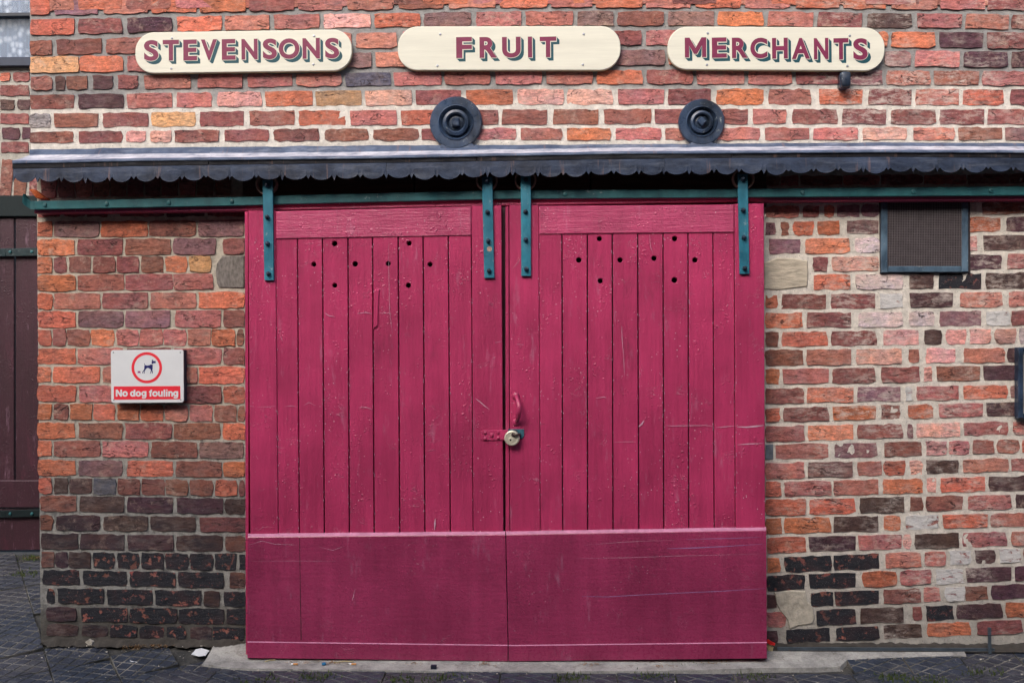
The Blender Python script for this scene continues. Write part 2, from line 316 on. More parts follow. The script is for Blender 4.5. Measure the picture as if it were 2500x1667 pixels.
SHACK = m_plain('brown_shackle', (0.10, 0.07, 0.065), 0.4, metal=0.5); WIRE = m_plain('mesh_wire', (0.165, 0.14, 0.15), 0.55, 0.2); BLUEFR = m_iron('blue_frame_paint', (0.022, 0.045, 0.075), (0.11, 0.18, 0.25), 0.25); VOID = m_plain('dark_interior', (0.012, 0.010, 0.010), 0.95, 0.1); VENTB = m_plain('vent_backing', (0.040, 0.032, 0.035), 0.9)
STONE = m_plain('grey_stone', (0.19, 0.17, 0.155), 0.9, 0.45, 34, bump=0.008, grain=(2, 1, 1)); BUFF = m_plain('buff_stone', (0.50, 0.44, 0.35), 0.92, 0.30, 26, bump=0.010, grain=(0.6, 1, 2)); PATCH = m_plain('cement_patch', (0.46, 0.42, 0.35), 0.95, 0.34, 24, bump=0.012)
MUD = m_plain('base_dirt', (0.050, 0.044, 0.038), 0.95, 0.4, 24, bump=0.006); GROUND, PAVER, CONC = m_ground(), m_paver(), m_concrete(); DKSTONE = m_plain('dark_step_stone', (0.055, 0.06, 0.066), 0.85, 0.35); CURT = m_curtain()
GLASS = NT('window_glass', 0.05, 0.5); GLASS.base((0.6, 0.65, 0.7)); GLASS.b.inputs['Alpha'].default_value = 0.10; GLASS = GLASS.m
JOINT = NT('sandy_joint', 0.95, 0.2); JOINT.base(JOINT.mix(JOINT.ramp(JOINT.noise(JOINT.pos(), 4.5, 6, 0.7), 0.42, 0.62), (0.040, 0.042, 0.040), (0.20, 0.19, 0.17))); JOINT = JOINT.m
# ------------------------------------------------------------------ brick walls
HUE = dict(o=(196, 96, 60), O=(224, 122, 80), r=(180, 99, 82), c=(212, 142, 120), b=(140, 76, 62), m=(136, 90, 86), d=(84, 54, 52),
           k=(170, 86, 66), p=(206, 178, 164), w=(176, 96, 84), s=(168, 156, 136), g=(84, 82, 88), t=(176, 122, 84), y=(206, 140, 84))
VAR = {}
def brick_variant(w_, h_):
    key = (round(w_ / 0.03), round(h_ / 0.012), random.randrange(5))
    if key in VAR: return VAR[key]
    W, H = key[0] * 0.015, key[1] * 0.006
    W, H = max(W, 0.012), max(H, 0.012)
    nx = 7 if W > 0.08 else (4 if W > 0.04 else 2); nz = 3; pts = []
    cr = random.uniform(0.001, 0.004)
    for side in range(4):
        n_ = nx if side % 2 == 0 else nz
        for k in range(n_):
            t = k / n_
            x, z = [(-W + 2 * W * t, -H), (W, -H + 2 * H * t), (W - 2 * W * t, H), (-W, H - 2 * H * t)][side]
            if k == 0: x -= math.copysign(cr, x); z -= math.copysign(cr, z)
            j = 0.0038
            pts.append((x + random.uniform(-j, j), z + random.uniform(-j, j) - (0.002 if random.random() < 0.08 else 0) * math.copysign(1, z)))
    n_ = len(pts)
    def ring(y, ins): return [(x - math.copysign(min(ins, abs(x)), x), y, z - math.copysign(min(ins, abs(z)), z)) for x, z in pts]
    vs = ring(0.0, 0.0008) + ring(0.05, -0.001); fs = [tuple(range(n_))]
    for k in (0,):
        for i in range(n_):
            j = (i + 1) % n_; fs.append((k + i, k + n_ + i, k + n_ + j, k + j))
    me = bpy.data.meshes.new('brick'); me.from_pydata(vs, [], fs)
    VAR[key] = (me, 2 * W, 2 * H); return VAR[key]
def add_brick(parent, q, code, dep=0.0, name='brick', jy=0.0016, ex=0.05):
    q = [(x + sx * ex, y + sy * ex) for (x, y), (sx, sy) in zip(q, ((-1, 1), (1, 1), (1, -1), (-1, -1)))]
    # q: corner pixels (left-bottom, right-bottom, right-top, left-top) on the wall face
    a = [P(x, y, dep) for x, y in q]; c = sum(a, Vector()) / 4
    w_ = ((a[1] - a[0]).length + (a[2] - a[3]).length) / 2; h_ = ((a[3] - a[0]).length + (a[2] - a[1]).length) / 2
    e = (a[1] - a[0]) + (a[2] - a[3]); ang = math.atan2(e.z, e.x)
    me, mw, mh = brick_variant(w_, h_)
    key = 'sooty' if code == 'k' else ('white' if code == 'w' else 'plain')
    o = link(name, me, None, (c.x, -dep + random.uniform(-jy, jy) - 0.001, c.z), parent)
    if len(me.materials) == 0: me.materials.append(MB_BRICK[key])
    o.material_slots[0].link = 'OBJECT'; o.material_slots[0].material = MB_BRICK[key]
    o.rotation_euler = (random.uniform(-.012, .012), -ang + random.uniform(-.004, .004), random.uniform(-.008, .008)); o.scale = (w_ / mw, 1, h_ / mh)
    k = HUE[code]; f = random.uniform(0.92, 1.10); hs = random.uniform(-8, 8)
    lu = .3 * k[0] + .59 * k[1] + .11 * k[2]; ds = 0.25; k = [v + (lu - v) * ds for v in k]; k[2] *= 1.05
    cc = lin((min(k[0] * f, 240), min((k[1] + hs * .6) * f, 235), min((k[2] - hs * .4) * f, 235))); o.color = (*cc, 1)
    return o
def brick_run(parent, rows_):          # the same courses carried on past the right edge of the picture, joined by colour
    sets = {k: MB() for k in 'rbocd'}
    for x0, fy in rows_:
        x = x0 + 9
        while x < 3690:
            w_ = random.choice((108, 108, 108, 50)); x1 = min(x + w_, 3694)
            if x1 - x > 15:
                (t0, b0), (t1, b1) = fy(x), fy(x1); q = [P(x, b0, 0), P(x1, b1, 0), P(x1, t1, 0), P(x, t0, 0)]; y_ = random.uniform(-.002, .001)
                sets[random.choice('rrrbbbbooccd')].quadslab([p + Vector((random.uniform(-.003, .003), 0, random.uniform(-.002, .002))) for p in q], y_, .05, .001)
            x = x1 + 9.5
    for k, mb in sets.items():
        o = mb.build('brick_run', MB_BRICK['plain'], parent); o['kind'] = 'stuff'; o.color = (*lin([v + (.3 * HUE[k][0] + .6 * HUE[k][1] + .1 * HUE[k][2] - v) * .2 for v in HUE[k]]), 1)
CROP = {'1': (0, 0, 3.016), '2': (600, 0, 3.016), '3': (1200, 0, 3.016), '4': (1800, 0, 3.016), 'L': (0, 450, 3.016), 'M': (0, 900, 3.36), 'N': (0, 1250, 3.36),
        'R': (1800, 450, 3.016), 'Q': (1800, 900, 3.36), 'T': (1800, 1250, 3.36)}
def parse(s):
    out = []; crop = '1'
    for tok in s.split():
        if tok[-1] == ':': crop = tok[0]; continue
        ab, code = tok[:-1], tok[-1]; i = ab.index('-', 1); a, b = float(ab[:i]), float(ab[i + 1:])
        ox, oy, sc = CROP[crop]; out.append((ox + a / sc, ox + b / sc, code))
    return out
UX = [72, 700, 1250, 1800, 2500]
UPPER = [
 ((-56, -68, -76, -75, -70), (-19, -31, -38, -37, -32), '1: 222-400o 425-700r 735-1060b 1090-1420o 1450-1770r 1800-2120b 2: 350-690o 720-1050r 1080-1400b 1430-1760r 1790-2100o 3: 330-660r 690-1020b 1050-1390o 1420-1750r 1780-2100r 4: 330-640o 670-1000b 1030-1370r 1400-1720o 1750-2100b'),
 ((-9, -20, -28, -27, -22), (28, 17, 9, 10, 15), '1: 222-545r 575-900o 930-1260b 1290-1620r 1650-1985o 2: 210-545r 575-900r 930-1270b 1300-1640o 1670-2010r 3: 245-570r 600-930o 960-1300r 1330-1660b 1690-2010r 4: 250-560o 590-900r 940-1280r 1310-1640b 1670-1990r 2020-2340d'),
 ((0, -11, -19, -18, -13), (38, 27, 19, 20, 25), '1: 222-368o 400-722m 757-1088r 1110-1445o 1465-1805o 1830-2165b 2: 380-715r 748-1090r 1118-1460b 1490-1838r 3: 60-415o 435-745r 762-1108o 1135-1470r 1495-1840o 4: 55-390r 428-755o 782-1095o 1135-1475r 1497-1825r 1845-2170b 2200-2500r'),
 ((48, 36, 28, 28, 36), (87, 71, 63, 63, 72), '1: 222-550o 575-900b 935-1265d 1300-1630o 1655-1985r 2: 205-540r 572-918c 945-1285o 1310-1660m 1695-2032r 3: 248-598r 630-902m 925-1270b 1298-1642m 1665-2005o 4: 225-562r 592-922b 955-1290d 1325-1655r 1682-2002r 2022-2350b'),
 ((99, 82, 75, 74, 80), (136, 121, 112, 110, 120), '1: 222-385b 415-745b 780-1110b 1140-1460r 1490-1810o 1840-2160r 2: 380-600r 630-780r 808-1115r 1150-1480r 1510-1840o 1870-2200b 3: 430-760r 790-880b 905-1110b 1135-1420r 1450-1780r 1810-2100b 4: 330-660r 690-1010r 1040-1110o 1132-1460o 1490-1812d 1840-2170b'),
 ((139, 131, 123, 121, 126), (179, 168, 161, 159, 165), '1: 222-580y 585-905o 935-1250r 1280-1600r 1630-1950o 1980-2300r 2: 520-710o 740-930m 955-1290r 1320-1650r 1680-2010b 3: 240-560r 590-880r 905-1280m 1305-1630o 1660-1990r 2020-2330b 4: 560-870o 900-1050r 1080-1280m 1310-1640r 1665-1995d 2020-2340d'),
 ((186, 180, 172, 170, 174), (221, 212, 206, 206, 210), '1: 222-385b 405-480d 490-645b 680-830d 865-1015b 1060-1400r 1455-1785r 2: 10-340r 370-705r 730-1065g 1088-1438r 1460-1802r 3: 25-368r 400-742r 775-1115o 1140-1485b 1510-1858r 4: 78-405r 432-765b 788-1070m 1100-1425r 1448-1780b 1805-2130r'),
 ((232, 222, 218, 217, 218), (268, 259, 256, 256, 257), '1: 222-545b 575-910d 935-1265r 1300-1558r 1600-1928c 2: 142-490o 512-850t 878-1220c 1250-1585b 1622-1965o 3: 188-535c 555-895c 930-1272r 1298-1618b 1655-2005o 4: 230-545r 602-922o 965-1285b 1312-1635r 1658-1965o 2010-2330b'),
 ((278, 270, 268, 266, 267), (313, 307, 304, 303, 304), '1: 218-372s 398-722b 755-1092b 1110-1442y 1470-1798b 2: 25-358b 388-735o 768-1110r 1142-1480o 1510-1858b 3: 75-412b 452-790b 825-1175b 1200-1530b 1560-1890b 4: 110-360r 405-740b 772-1098b 1128-1465b 1490-1822b 1842-2170b'),
 ((322, 315, 313, 312, 311), (350, 345, 342, 343, 342), '1: 218-542b 578-900b 930-1075c 1105-1262c 1285-1615b 1655-1978b 2: 205-542b 580-905b 938-1275b 1295-1630b 1660-1990r 3: 212-520r 552-878o 915-1250r 1280-1610r 1640-1975r 4: 200-530r 558-892r 925-1248c 1295-1600r 1625-1950b 1970-2290m'),
]
def grid_mortar(name, parent, box, dep, amp, m, step=0.012, seed=0, fall=None):   # trowelled mortar: a fine uneven sheet
    x0, x1, z0, z1 = box; nx = max(2, int((x1 - x0) / step)); nz = max(2, int((z1 - z0) / step)); vs = []; fs = []
    for j in range(nz + 1):
        for i in range(nx + 1):
            x = x0 + (x1 - x0) * i / nx; z = z0 + (z1 - z0) * j / nz
            d = mnoise.noise((x * 26 + seed, z * 26, 1)) * 0.6 + mnoise.noise((x * 8, z * 8 + seed, 5)) * 0.7 + mnoise.noise((x * 70, z * 70, 9)) * 0.35
            dd = dep(x, z) if callable(dep) else dep
            vs.append((x, dd + d * amp, z))
    for j in range(nz):
        for i in range(nx):
            a = j * (nx + 1) + i; fs.append((a, a + 1, a + nx + 2, a + nx + 1))
    me = bpy.data.meshes.new(name); me.from_pydata(vs, [], fs)
    for p in me.polygons: p.use_smooth = True
    return link(name, me, m, (0, 0, 0), parent)
def wx(px, py=833, dep=0.0): return P(px, py, dep).x
def wz(px, py, dep=0.0): return P(px, py, dep).z
# upper wall, above the lead canopy
XL, XR = wx(72, 200), wx(3700, 200)
ZC = wz(1250, 360)
upper = empty('brick_wall', (0.2, 0, ZC), 'upper brick wall of long red bricks with grey mortar above the lead canopy', 'wall')
grid_mortar('mortar', upper, (XL + .002, XR, ZC - 0.06, 3.25), lambda x, z: 0.0058 - 0.0032 * max(0, min(1, (2.74 - z) / 0.07)), 0.0028, m_mortar('upper'), seed=3)
for tops, bots, s in UPPER:
    for a, b, c in parse(s):
        q = [(a, interp(UX, bots, a)), (b, interp(UX, bots, b)), (b, interp(UX, tops, b)), (a, interp(UX, tops, a))]
        add_brick(upper, q, c)
brick_run(upper, [(max(b for a, b, c in parse(s)), (lambda x, t_=tops, b_=bots: (interp(UX, t_, x), interp(UX, b_, x)))) for tops, bots, s in UPPER])
MB().box((XL, 0.02, ZC - .06), (XR, 0.30, 3.25)).build('wall_core', m_mortar('back'), upper)
# left pier
PIER = [
 ('L', 200, 240, 190, 236, '278-440b 470-620b 645-790b 880-1200b 1230-1500d 1530-1795b'),
 ('L', 277, 388, 263, 378, '278-382o 400-728m 745-1085o 1100-1440b 1462-1797m'),
 ('L', 408, 520, 396, 515, '278-548o 572-905b 925-1255b 1278-1590m 1645-1797b'),
 ('L', 538, 652, 525, 640, '278-385o 398-488b 510-665b 685-845b 862-1020b 1042-1200b 1220-1375o 1395-1552y'),
 ('L', 671, 786, 655, 768, '278-555o 575-910b 925-1270b 1280-1565r'),
 ('L', 805, 918, 792, 908, '280-385o 398-735r 755-1090b 1110-1442r 1465-1797o'),
 ('L', 937, 1053, 926, 1048, '280-555o 578-908m 925-1255m 1292-1628r 1648-1797b'),
 ('L', 1070, 1186, 1068, 1186, '280-378o 392-482b 495-660b 672-838o 860-1018r 1030-1195r 1205-1370r 1385-1548r 1562-1728o 1745-1797b'),
 ('L', 1208, 1323, 1205, 1322, '280-552o 575-905r 930-1260b 1285-1628r 1648-1797b'),
 ('L', 1345, 1456, 1345, 1468, '280-370o 392-738o 758-1080r 1100-1450r 1465-1797o'),
 ('M', 140, 267, 145, 282, '310-622o 652-1005r 1030-1400r 1430-1812b 1835-2006o'),
 ('M', 288, 412, 305, 432, '312-420o 442-558b 578-752o 770-938o 965-1138o 1158-1335o 1355-1538r 1560-1738r 1762-1935b 1955-2006b'),
 ('M', 443, 567, 450, 580, '312-615o 648-1005b 1030-1405b 1428-1802b 1830-2006o'),
 ('M', 590, 715, 605, 732, '312-418o 445-818b 842-1212r 1245-1615b 1635-1995m'),
 ('M', 748, 872, 763, 888, '315-618o 645-1002m 1045-1415o 1445-1815b 1835-2006o'),
 ('M', 893, 1020, 917, 1042, '320-422o 448-552d 570-752d 770-948g 968-1145b 1165-1348b 1360-1540b 1558-1745b 1768-1942o 1960-2008b'),
 ('M', 1040, 1165, 1068, 1190, '330-628b 655-1020d 1045-1420d 1450-1825d 1845-2008d'),
 ('N', 22, 142, 45, 160, '330-430b 462-820d 850-1210d 1232-1605d 1640-2010b'),
 ('N', 175, 295, 195, 318, '340-640d 660-1018d 1048-1418d 1448-1825d 1845-2012b'),
 ('N', 325, 450, 345, 472, '345-440b 455-555d 568-740d 765-938k 965-1138k 1162-1340k 1358-1545k 1560-1745k 1765-1935k 1965-2012k'),
 ('N', 475, 588, 497, 622, '352-650k 680-1040k 1065-1435k 1462-1835k 1885-2014b'),
 ('N', 622, 738, 652, 775, '385-440k 475-845k 880-1245k 1272-1648k 1675-1800d 1840-2014k'),
 ('N', 778, 885, 795, 920, '380-620d 668-1040k 1065-1450k 1465-1835k 1860-2014k'),
 ('N', 920, 1010, 945, 1050, '380-640d 670-880d 900-1125k 1150-1340k 1365-1525k 1560-1735d 1745-2000k'),
]
PX0 = wx(91, 900); PX1 = wx(625, 900)
pier = empty('brick_wall', (-1.8, 0, 0), 'narrow brick pier left of the red doors, orange above and sooty black below', 'wall')
grid_mortar('mortar', pier, (PX0 + .004, PX1, -0.03, ZC - .055), 0.0034, 0.0034, m_mortar('pier'), seed=11)
MB().box((PX0 + .003, 0.02, -0.03), (PX1, 0.30, ZC - .055)).build('wall_core', m_mortar('back'), pier)
def rows(parent, data, ex=0.35):
    for crop, a0, a1, b0, b1, s in data:
        ox, oy, sc = CROP[crop]
        for x0, x1, c in parse(crop + ': ' + s):
            def yy(l, r, x): return oy + (l + (r - l) * ((x - ox) * sc - 300) / 1700) / sc
            add_brick(parent, [(x0, yy(a1, b1, x0)), (x1, yy(a1, b1, x1)), (x1, yy(a0, b0, x1)), (x0, yy(a0, b0, x0))], c, ex=ex)
rows(pier, PIER, 0.9)
RIGHT = [
 ('R', -62, 12, -76, -2, '205-312b 318-455r 462-775b 782-1050r 1056-1370b 1376-1690r 1696-2000b 2006-2330b'),
 ('R', 160, 250, 130, 222, '205-455r 485-605b 640-715o 735-905m 915-1045m 1705-1758s 1800-2120b'),
 ('R', 275, 378, 238, 350, '205-285m 320-382b 410-563o 592-757o 805-1045m 1705-1940o 1978-2300d'),
 ('R', 400, 514, 372, 488, '230-465m 497-832O 860-1052p 1705-1772c 1812-2120d'),
 ('R', 540, 648, 512, 625, '553-667b 693-1045c 1705-1946d 1988-2300r'),
 ('R', 668, 778, 650, 768, '560-838o 868-1220p 1268-1448d 1483-1800k 1828-2130d'),
 ('R', 810, 920, 788, 903, '205-300o 325-657b 688-1020b 1050-1220w 1270-1588d 1636-1956r 1996-2300r'),
 ('R', 945, 1057, 928, 1040, '205-482o 510-840b 888-1220p 1266-1452p 1490-1800m 1826-2012w 2018-2330b'),
 ('R', 1085, 1197, 1060, 1172, '205-305b 327-668o 690-1028b 1072-1340c 1378-1508d 1537-1686c 1710-1870c 1895-2052c 2075-2380s'),
 ('R', 1215, 1335, 1202, 1310, '205-488b 508-842r 873-1215c 1260-1342r 1388-1608c 1666-1970r 1988-2290d'),
 ('R', 1357, 1473, 1330, 1442, '205-312o 333-675r 696-1020b 1060-1345b 1373-1440c 1468-1788b 1812-2130d'),
 ('Q', 158, 288, 135, 248, '230-547b 570-957O 983-1342m 1380-1432w 1468-1820r 1853-2217o 2243-2560m'),
 ('Q', 318, 440, 278, 396, '230-352o 376-753b 783-1140o 1178-1338b 1393-1608o 1653-2017r 2043-2400d'),
 ('Q', 468, 597, 436, 550, '230-553r 578-956O 983-1360b 1393-1440m 1468-1832c 1860-2222r 2260-2600r'),
 ('Q', 618, 747, 585, 700, '310-753r 793-1152m 1203-1517b 1546-1722c 1736-1907r 1930-2107b 2130-2312r 2335-2640o'),
 ('Q', 770, 903, 738, 852, '230-553r 578-950m 988-1192r 1200-1377o 1413-1522c 1546-1817d 1853-2224r 2248-2600r'),
 ('Q', 925, 1052, 885, 1005, '230-360o 383-772r 788-1162r 1193-1520o 1553-1634c 1666-2037o 2063-2400d'),
 ('Q', 1070, 1205, 1033, 1155, '230-567o 588-972o 1003-1372d 1413-1527b 1548-1852b 1888-2252r 2283-2600d'),
 ('T', 45, 180, 12, 128, '230-366o 383-770o 788-1160d 1203-1342o 1383-1650w 1686-2054o 2080-2400r'),
 ('T', 206, 336, 162, 284, '240-567o 586-972d 993-1350r 1360-1427c 1453-1822d 1848-2214r 2248-2560r'),
 ('T', 368, 500, 306, 424, '240-357o 383-777k 788-1167k 1213-1510r 1538-1714r 1740-1922w 1948-2122d 2148-2327w 2345-2600b'),
 ('T', 515, 645, 452, 576, '240-557k 588-972k 1023-1307o 1338-1592r 1630-1857w 1878-2250d 2273-2600d'),
 ('T', 670, 790, 600, 720, '240-325d 603-790k 800-1162k 1198-1507b 1528-1664r 1703-1867w 1870-2057b 2083-2400d'),
 ('T', 815, 945, 748, 872, '240-400r 646-977k 1008-1367d 1438-1517b 1550-1777k 1798-2177d 2203-2500o'),
 ('T', 965, 1078, 890, 1005, '240-335d 400-762k 806-1167k 1198-1517d 1558-1917o 1963-2342b'),
]
RX0 = wx(1850, 900); RX1 = wx(3700, 900)
rwall = empty('brick_wall', (1.9, 0, 0), 'patched brick wall right of the red doors, pale mortar and odd whitewashed bricks', 'wall')
grid_mortar('mortar', rwall, (RX0, RX1, -0.03, ZC - .055), lambda x, z: 0.0024 - 0.0018 * max(0, mnoise.noise((x * 3.1, z * 3.1, 4))), 0.0034, m_mortar('right'), seed=23)
MB().box((RX0, 0.02, -0.03), (RX1, 0.30, ZC - .055)).build('wall_core', m_mortar('back'), rwall)
rows(rwall, RIGHT, -0.1)
def _fy(crop, a0, a1, b0, b1):
    ox, oy, sc = CROP[crop]
    return lambda x: tuple(oy + (l + (r - l) * ((x - ox) * sc - 300) / 1700) / sc for l, r in ((a0, b0), (a1, b1)))
brick_run(rwall, [(max(b for a, b, c in parse(crop + ': ' + s)), _fy(crop, a0, a1, b0, b1)) for crop, a0, a1, b0, b1, s in RIGHT])
def blob(name, parent, pts, dep, m, thick=0.03):            # irregular stone or patch, slightly proud, softly edged
    a = [P(x, y, dep) for x, y in pts]; c = sum(a, Vector()) / len(a)
    r1 = [(p.x + random.uniform(-.003, .003), p.y + 0.006, p.z + random.uniform(-.003, .003)) for p in a]
    r0_ = [(c.x + (p[0] - c.x) * 0.95, -dep, c.z + (p[2] - c.z) * 0.93) for p in r1]
    r2 = [(p[0], -dep + thick, p[2]) for p in r1]
    return MB().loft([r0_, r1, r2], True).build(name, m, parent)
def zz_(crop, pts): ox, oy, sc = CROP[crop]; return [(ox + x / sc, oy + y / sc) for x, y in pts]
tag(blob('stone_block', pier, zz_('L', [(1590, 640), (1597, 580), (1632, 530), (1720, 526), (1800, 526), (1800, 764), (1700, 766), (1610, 762), (1590, 730)]), 0.003, STONE), 'smooth grey stone set beside the door top')
tag(blob('stone_block', rwall, zz_('R', [(190, 575), (300, 545), (420, 548), (522, 560), (524, 660), (518, 750), (420, 765), (300, 778), (190, 778)]), 0.004, BUFF), 'large pale buff stone block')
tag(blob('cement_patch', rwall, zz_('T', [(300, 655), (420, 640), (560, 648), (575, 740), (620, 780), (640, 880), (620, 920), (500, 935), (430, 960), (410, 880), (345, 800), (320, 740)]), 0.005, PATCH, 0.02), 'smeared patch of pale cement')
blob('metal_plug', rwall, zz_('Q', [(232, 620), (292, 618), (294, 742), (232, 744)]), 0.003, m_plain('zinc_plug', (0.16, 0.18, 0.21), 0.5, 0.4, 20))
# dark soldier course and timber over the doors, in the shade of the canopy
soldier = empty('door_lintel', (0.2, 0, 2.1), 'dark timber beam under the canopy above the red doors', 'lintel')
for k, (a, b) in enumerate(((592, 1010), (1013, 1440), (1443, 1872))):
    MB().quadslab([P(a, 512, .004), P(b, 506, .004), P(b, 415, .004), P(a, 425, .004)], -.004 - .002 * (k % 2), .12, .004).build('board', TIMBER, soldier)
x = 100
while x < 590:
    w_ = random.uniform(36, 40)
    if x + w_ < 592: add_brick(pier, [(x, 484 - x * .012), (x + w_, 484 - x * .012), (x + w_, 425), (x, 425)], random.choice('brb'))
    x += w_ + 4
corb = MB().quadslab([P(88, 484, .03), P(116, 487, .03), P(82, 462, .03), P(70, 462, .03)], -.03, .06, .004).build('corbel_brick', MB_BRICK['plain'], pier); corb.color = (*lin((196, 96, 50)), 1)
# ------------------------------------------------------------------ recessed building on the far left
RD = -1.58
def RP(x, y): return P(x, y, RD)
rec = empty('brick_wall', (RP(-100, 800).x, 1.58, 0.1), 'darker brick wall set back behind the left corner, under the curtained window', 'wall')
bx0, bx1 = RP(-700, 300).x, RP(330, 300).x
grid_mortar('mortar', rec, (bx0, bx1, RP(0, 490).z, RP(0, 163).z), 1.585, 0.003, m_mortar('back'), 0.03)
MB().box((bx0, 1.62, RP(0, 490).z), (bx1, 1.85, RP(0, 163).z)).build('wall_core', m_mortar('back'), rec)
for y0, y1, s in ((176, 199, '0-25o 32-72b 78-150b'), (207, 234, '-70--8b 0-71b 79-150b'), (243, 268, '-40--5d 0-35d 42-73d 80-150b'), (276, 302, '-80--9b 0-70b 77-150b'),
                  (311, 340, '-40--5d 5-48d 54-80d 86-150d'), (346, 372, '-70--6b 2-70b 77-150b')):
    for tok in s.split():
        c = tok[-1]; ab = tok[:-1]; i = ab.index('-', 1); a, b = float(ab[:i]), float(ab[i + 1:]); dy = (a - 36) * -0.02
        add_brick(rec, [(a, y1 + dy), (b, y1 + dy), (b, y0 + dy), (a, y0 + dy)], c, RD)
for a, b, lean in ((-68, -40, -8), (-34, -4, -6), (2, 30, -5), (35, 66, 4), (72, 100, 8)):
    add_brick(rec, [(a - lean * .4, 477 + a * .03), (b - lean * .4, 478 + b * .03), (b + lean * .4, 391), (a + lean * .4, 389)], 'b', RD)
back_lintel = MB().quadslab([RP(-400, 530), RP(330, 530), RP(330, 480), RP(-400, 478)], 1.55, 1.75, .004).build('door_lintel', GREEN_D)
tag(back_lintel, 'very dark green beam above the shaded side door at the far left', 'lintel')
win = empty('window', RP(-60, 160), 'sash window with grey net curtain above the left corner', 'window')
MB().box((RP(-260, 0).x, 1.70, RP(0, 140).z), (RP(240, 0).x, 1.71, RP(0, -200).z)).build('curtain', CURT, win)
MB().box((RP(-260, 0).x, 1.655, RP(0, 141).z), (RP(240, 0).x, 1.661, RP(0, -200).z)).build('pane', GLASS, win)
fr = MB().quadslab([RP(-260, 37), RP(240, 32), RP(240, 23), RP(-260, 28)], 1.63, 1.69, .003)
for yy_ in (-150,): fr.quadslab([RP(-260, yy_ + 10), RP(240, yy_ + 5), RP(240, yy_), RP(-260, yy_ + 4)], 1.63, 1.69, .003)
fr.build('glazing_bar', m_plain('navy_window_paint', (0.016, 0.022, 0.036), 0.45), win)
MB().quadslab([RP(-260, 168), RP(240, 164), RP(240, 142), RP(-260, 146)], 1.54, 1.75, .004).build('sill', m_plain('navy_sill_paint', (0.022, 0.032, 0.060), 0.5), win)
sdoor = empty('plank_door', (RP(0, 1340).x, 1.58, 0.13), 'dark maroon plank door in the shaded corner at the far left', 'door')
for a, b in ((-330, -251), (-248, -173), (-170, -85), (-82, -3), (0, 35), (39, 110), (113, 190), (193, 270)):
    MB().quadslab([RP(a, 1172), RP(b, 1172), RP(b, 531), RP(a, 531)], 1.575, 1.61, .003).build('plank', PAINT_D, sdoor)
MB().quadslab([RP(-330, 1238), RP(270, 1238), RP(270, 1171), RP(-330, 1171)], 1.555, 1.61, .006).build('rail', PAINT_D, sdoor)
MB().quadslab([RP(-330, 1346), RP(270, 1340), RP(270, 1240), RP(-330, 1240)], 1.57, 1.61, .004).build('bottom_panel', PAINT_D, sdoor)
for y0, y1, bend in ((606, 626, 2), (1242, 1260, 4)):
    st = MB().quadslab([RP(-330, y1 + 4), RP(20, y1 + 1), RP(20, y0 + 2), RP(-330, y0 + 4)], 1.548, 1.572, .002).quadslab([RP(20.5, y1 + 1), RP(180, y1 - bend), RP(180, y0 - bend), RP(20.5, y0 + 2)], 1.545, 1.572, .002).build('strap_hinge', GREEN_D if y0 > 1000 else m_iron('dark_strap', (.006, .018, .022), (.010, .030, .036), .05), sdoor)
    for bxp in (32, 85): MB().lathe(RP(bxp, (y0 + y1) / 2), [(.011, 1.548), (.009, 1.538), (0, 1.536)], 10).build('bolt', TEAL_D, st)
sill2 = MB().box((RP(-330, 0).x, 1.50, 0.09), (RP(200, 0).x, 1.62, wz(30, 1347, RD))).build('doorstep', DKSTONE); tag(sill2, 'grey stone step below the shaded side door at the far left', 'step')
# side of the projecting wall, seen only from further left
ret = MB().box((XL + .001, 0.305, -0.02), (XL + .26, 1.585, 3.25)).build('return_wall', m_mortar('back')); tag(ret, 'side face of the brick building running back behind the left corner', 'wall')
# darkness inside the shed behind the doors
vb = MB(); xa, xb = wx(585), wx(1885)
for a, b in (((xa, 1.2, -.05), (xb, 1.25, 2.6)), ((xa - .05, .31, -.05), (xa, 1.25, 2.6)), ((xb, .31, -.05), (xb + .05, 1.25, 2.6)), ((xa, .31, 2.6), (xb, 1.25, 2.65)), ((xa, .10, -.08), (xb, 1.25, -.05))): vb.box(a, b)
vb.build('shed_interior', VOID)['kind'] = 'structure'

# unseen building added behind the viewer, sized to keep low sky off the wall
opp = empty('brick_building', (0, -7.2, -0.1), 'plain brick building added unseen behind the viewer to block low sky', 'building')
OPPB = NT('far_brick', 0.9, 0.2); _b = OPPB.t.nodes.new('ShaderNodeTexBrick'); OPPB.t.links.new(OPPB.vec('MULTIPLY', OPPB.pos(), (1, 1, 1)), _b.inputs['Vector'])
_c = OPPB.t.nodes.new('ShaderNodeCombineXYZ'); _s = OPPB.sep(OPPB.pos()); OPPB.set(_c.inputs[0], _s[0]); OPPB.set(_c.inputs[1], _s[2]); OPPB.t.links.new(_c.outputs[0], _b.inputs['Vector'])
_b.inputs['Scale'].default_value = 1.0; _b.inputs['Brick Width'].default_value = 0.235; _b.inputs['Row Height'].default_value = 0.09; _b.inputs['Mortar Size'].default_value = 0.006
_b.inputs['Color1'].default_value = (0.16, 0.06, 0.04, 1); _b.inputs['Color2'].default_value = (0.10, 0.045, 0.035, 1); _b.inputs['Mortar'].default_value = (0.2, 0.19, 0.17, 1); OPPB.base(_b.outputs[0])
OH = 6.3
MB().box((-22, -7.2, -.3), (22, -6.6, OH)).build('wall', OPPB.m, opp); MB().box((-22.1, -7.3, OH + .002), (22.1, -6.5, OH + .12)).build('coping', STONE, opp)
for zz in (0.9, 3.4):
    for xx in range(-20, 21, 4):
        MB().box((xx - .5, -6.598, zz), (xx + .5, -6.58, zz + 1.5)).build('window', GREEN_D, opp)
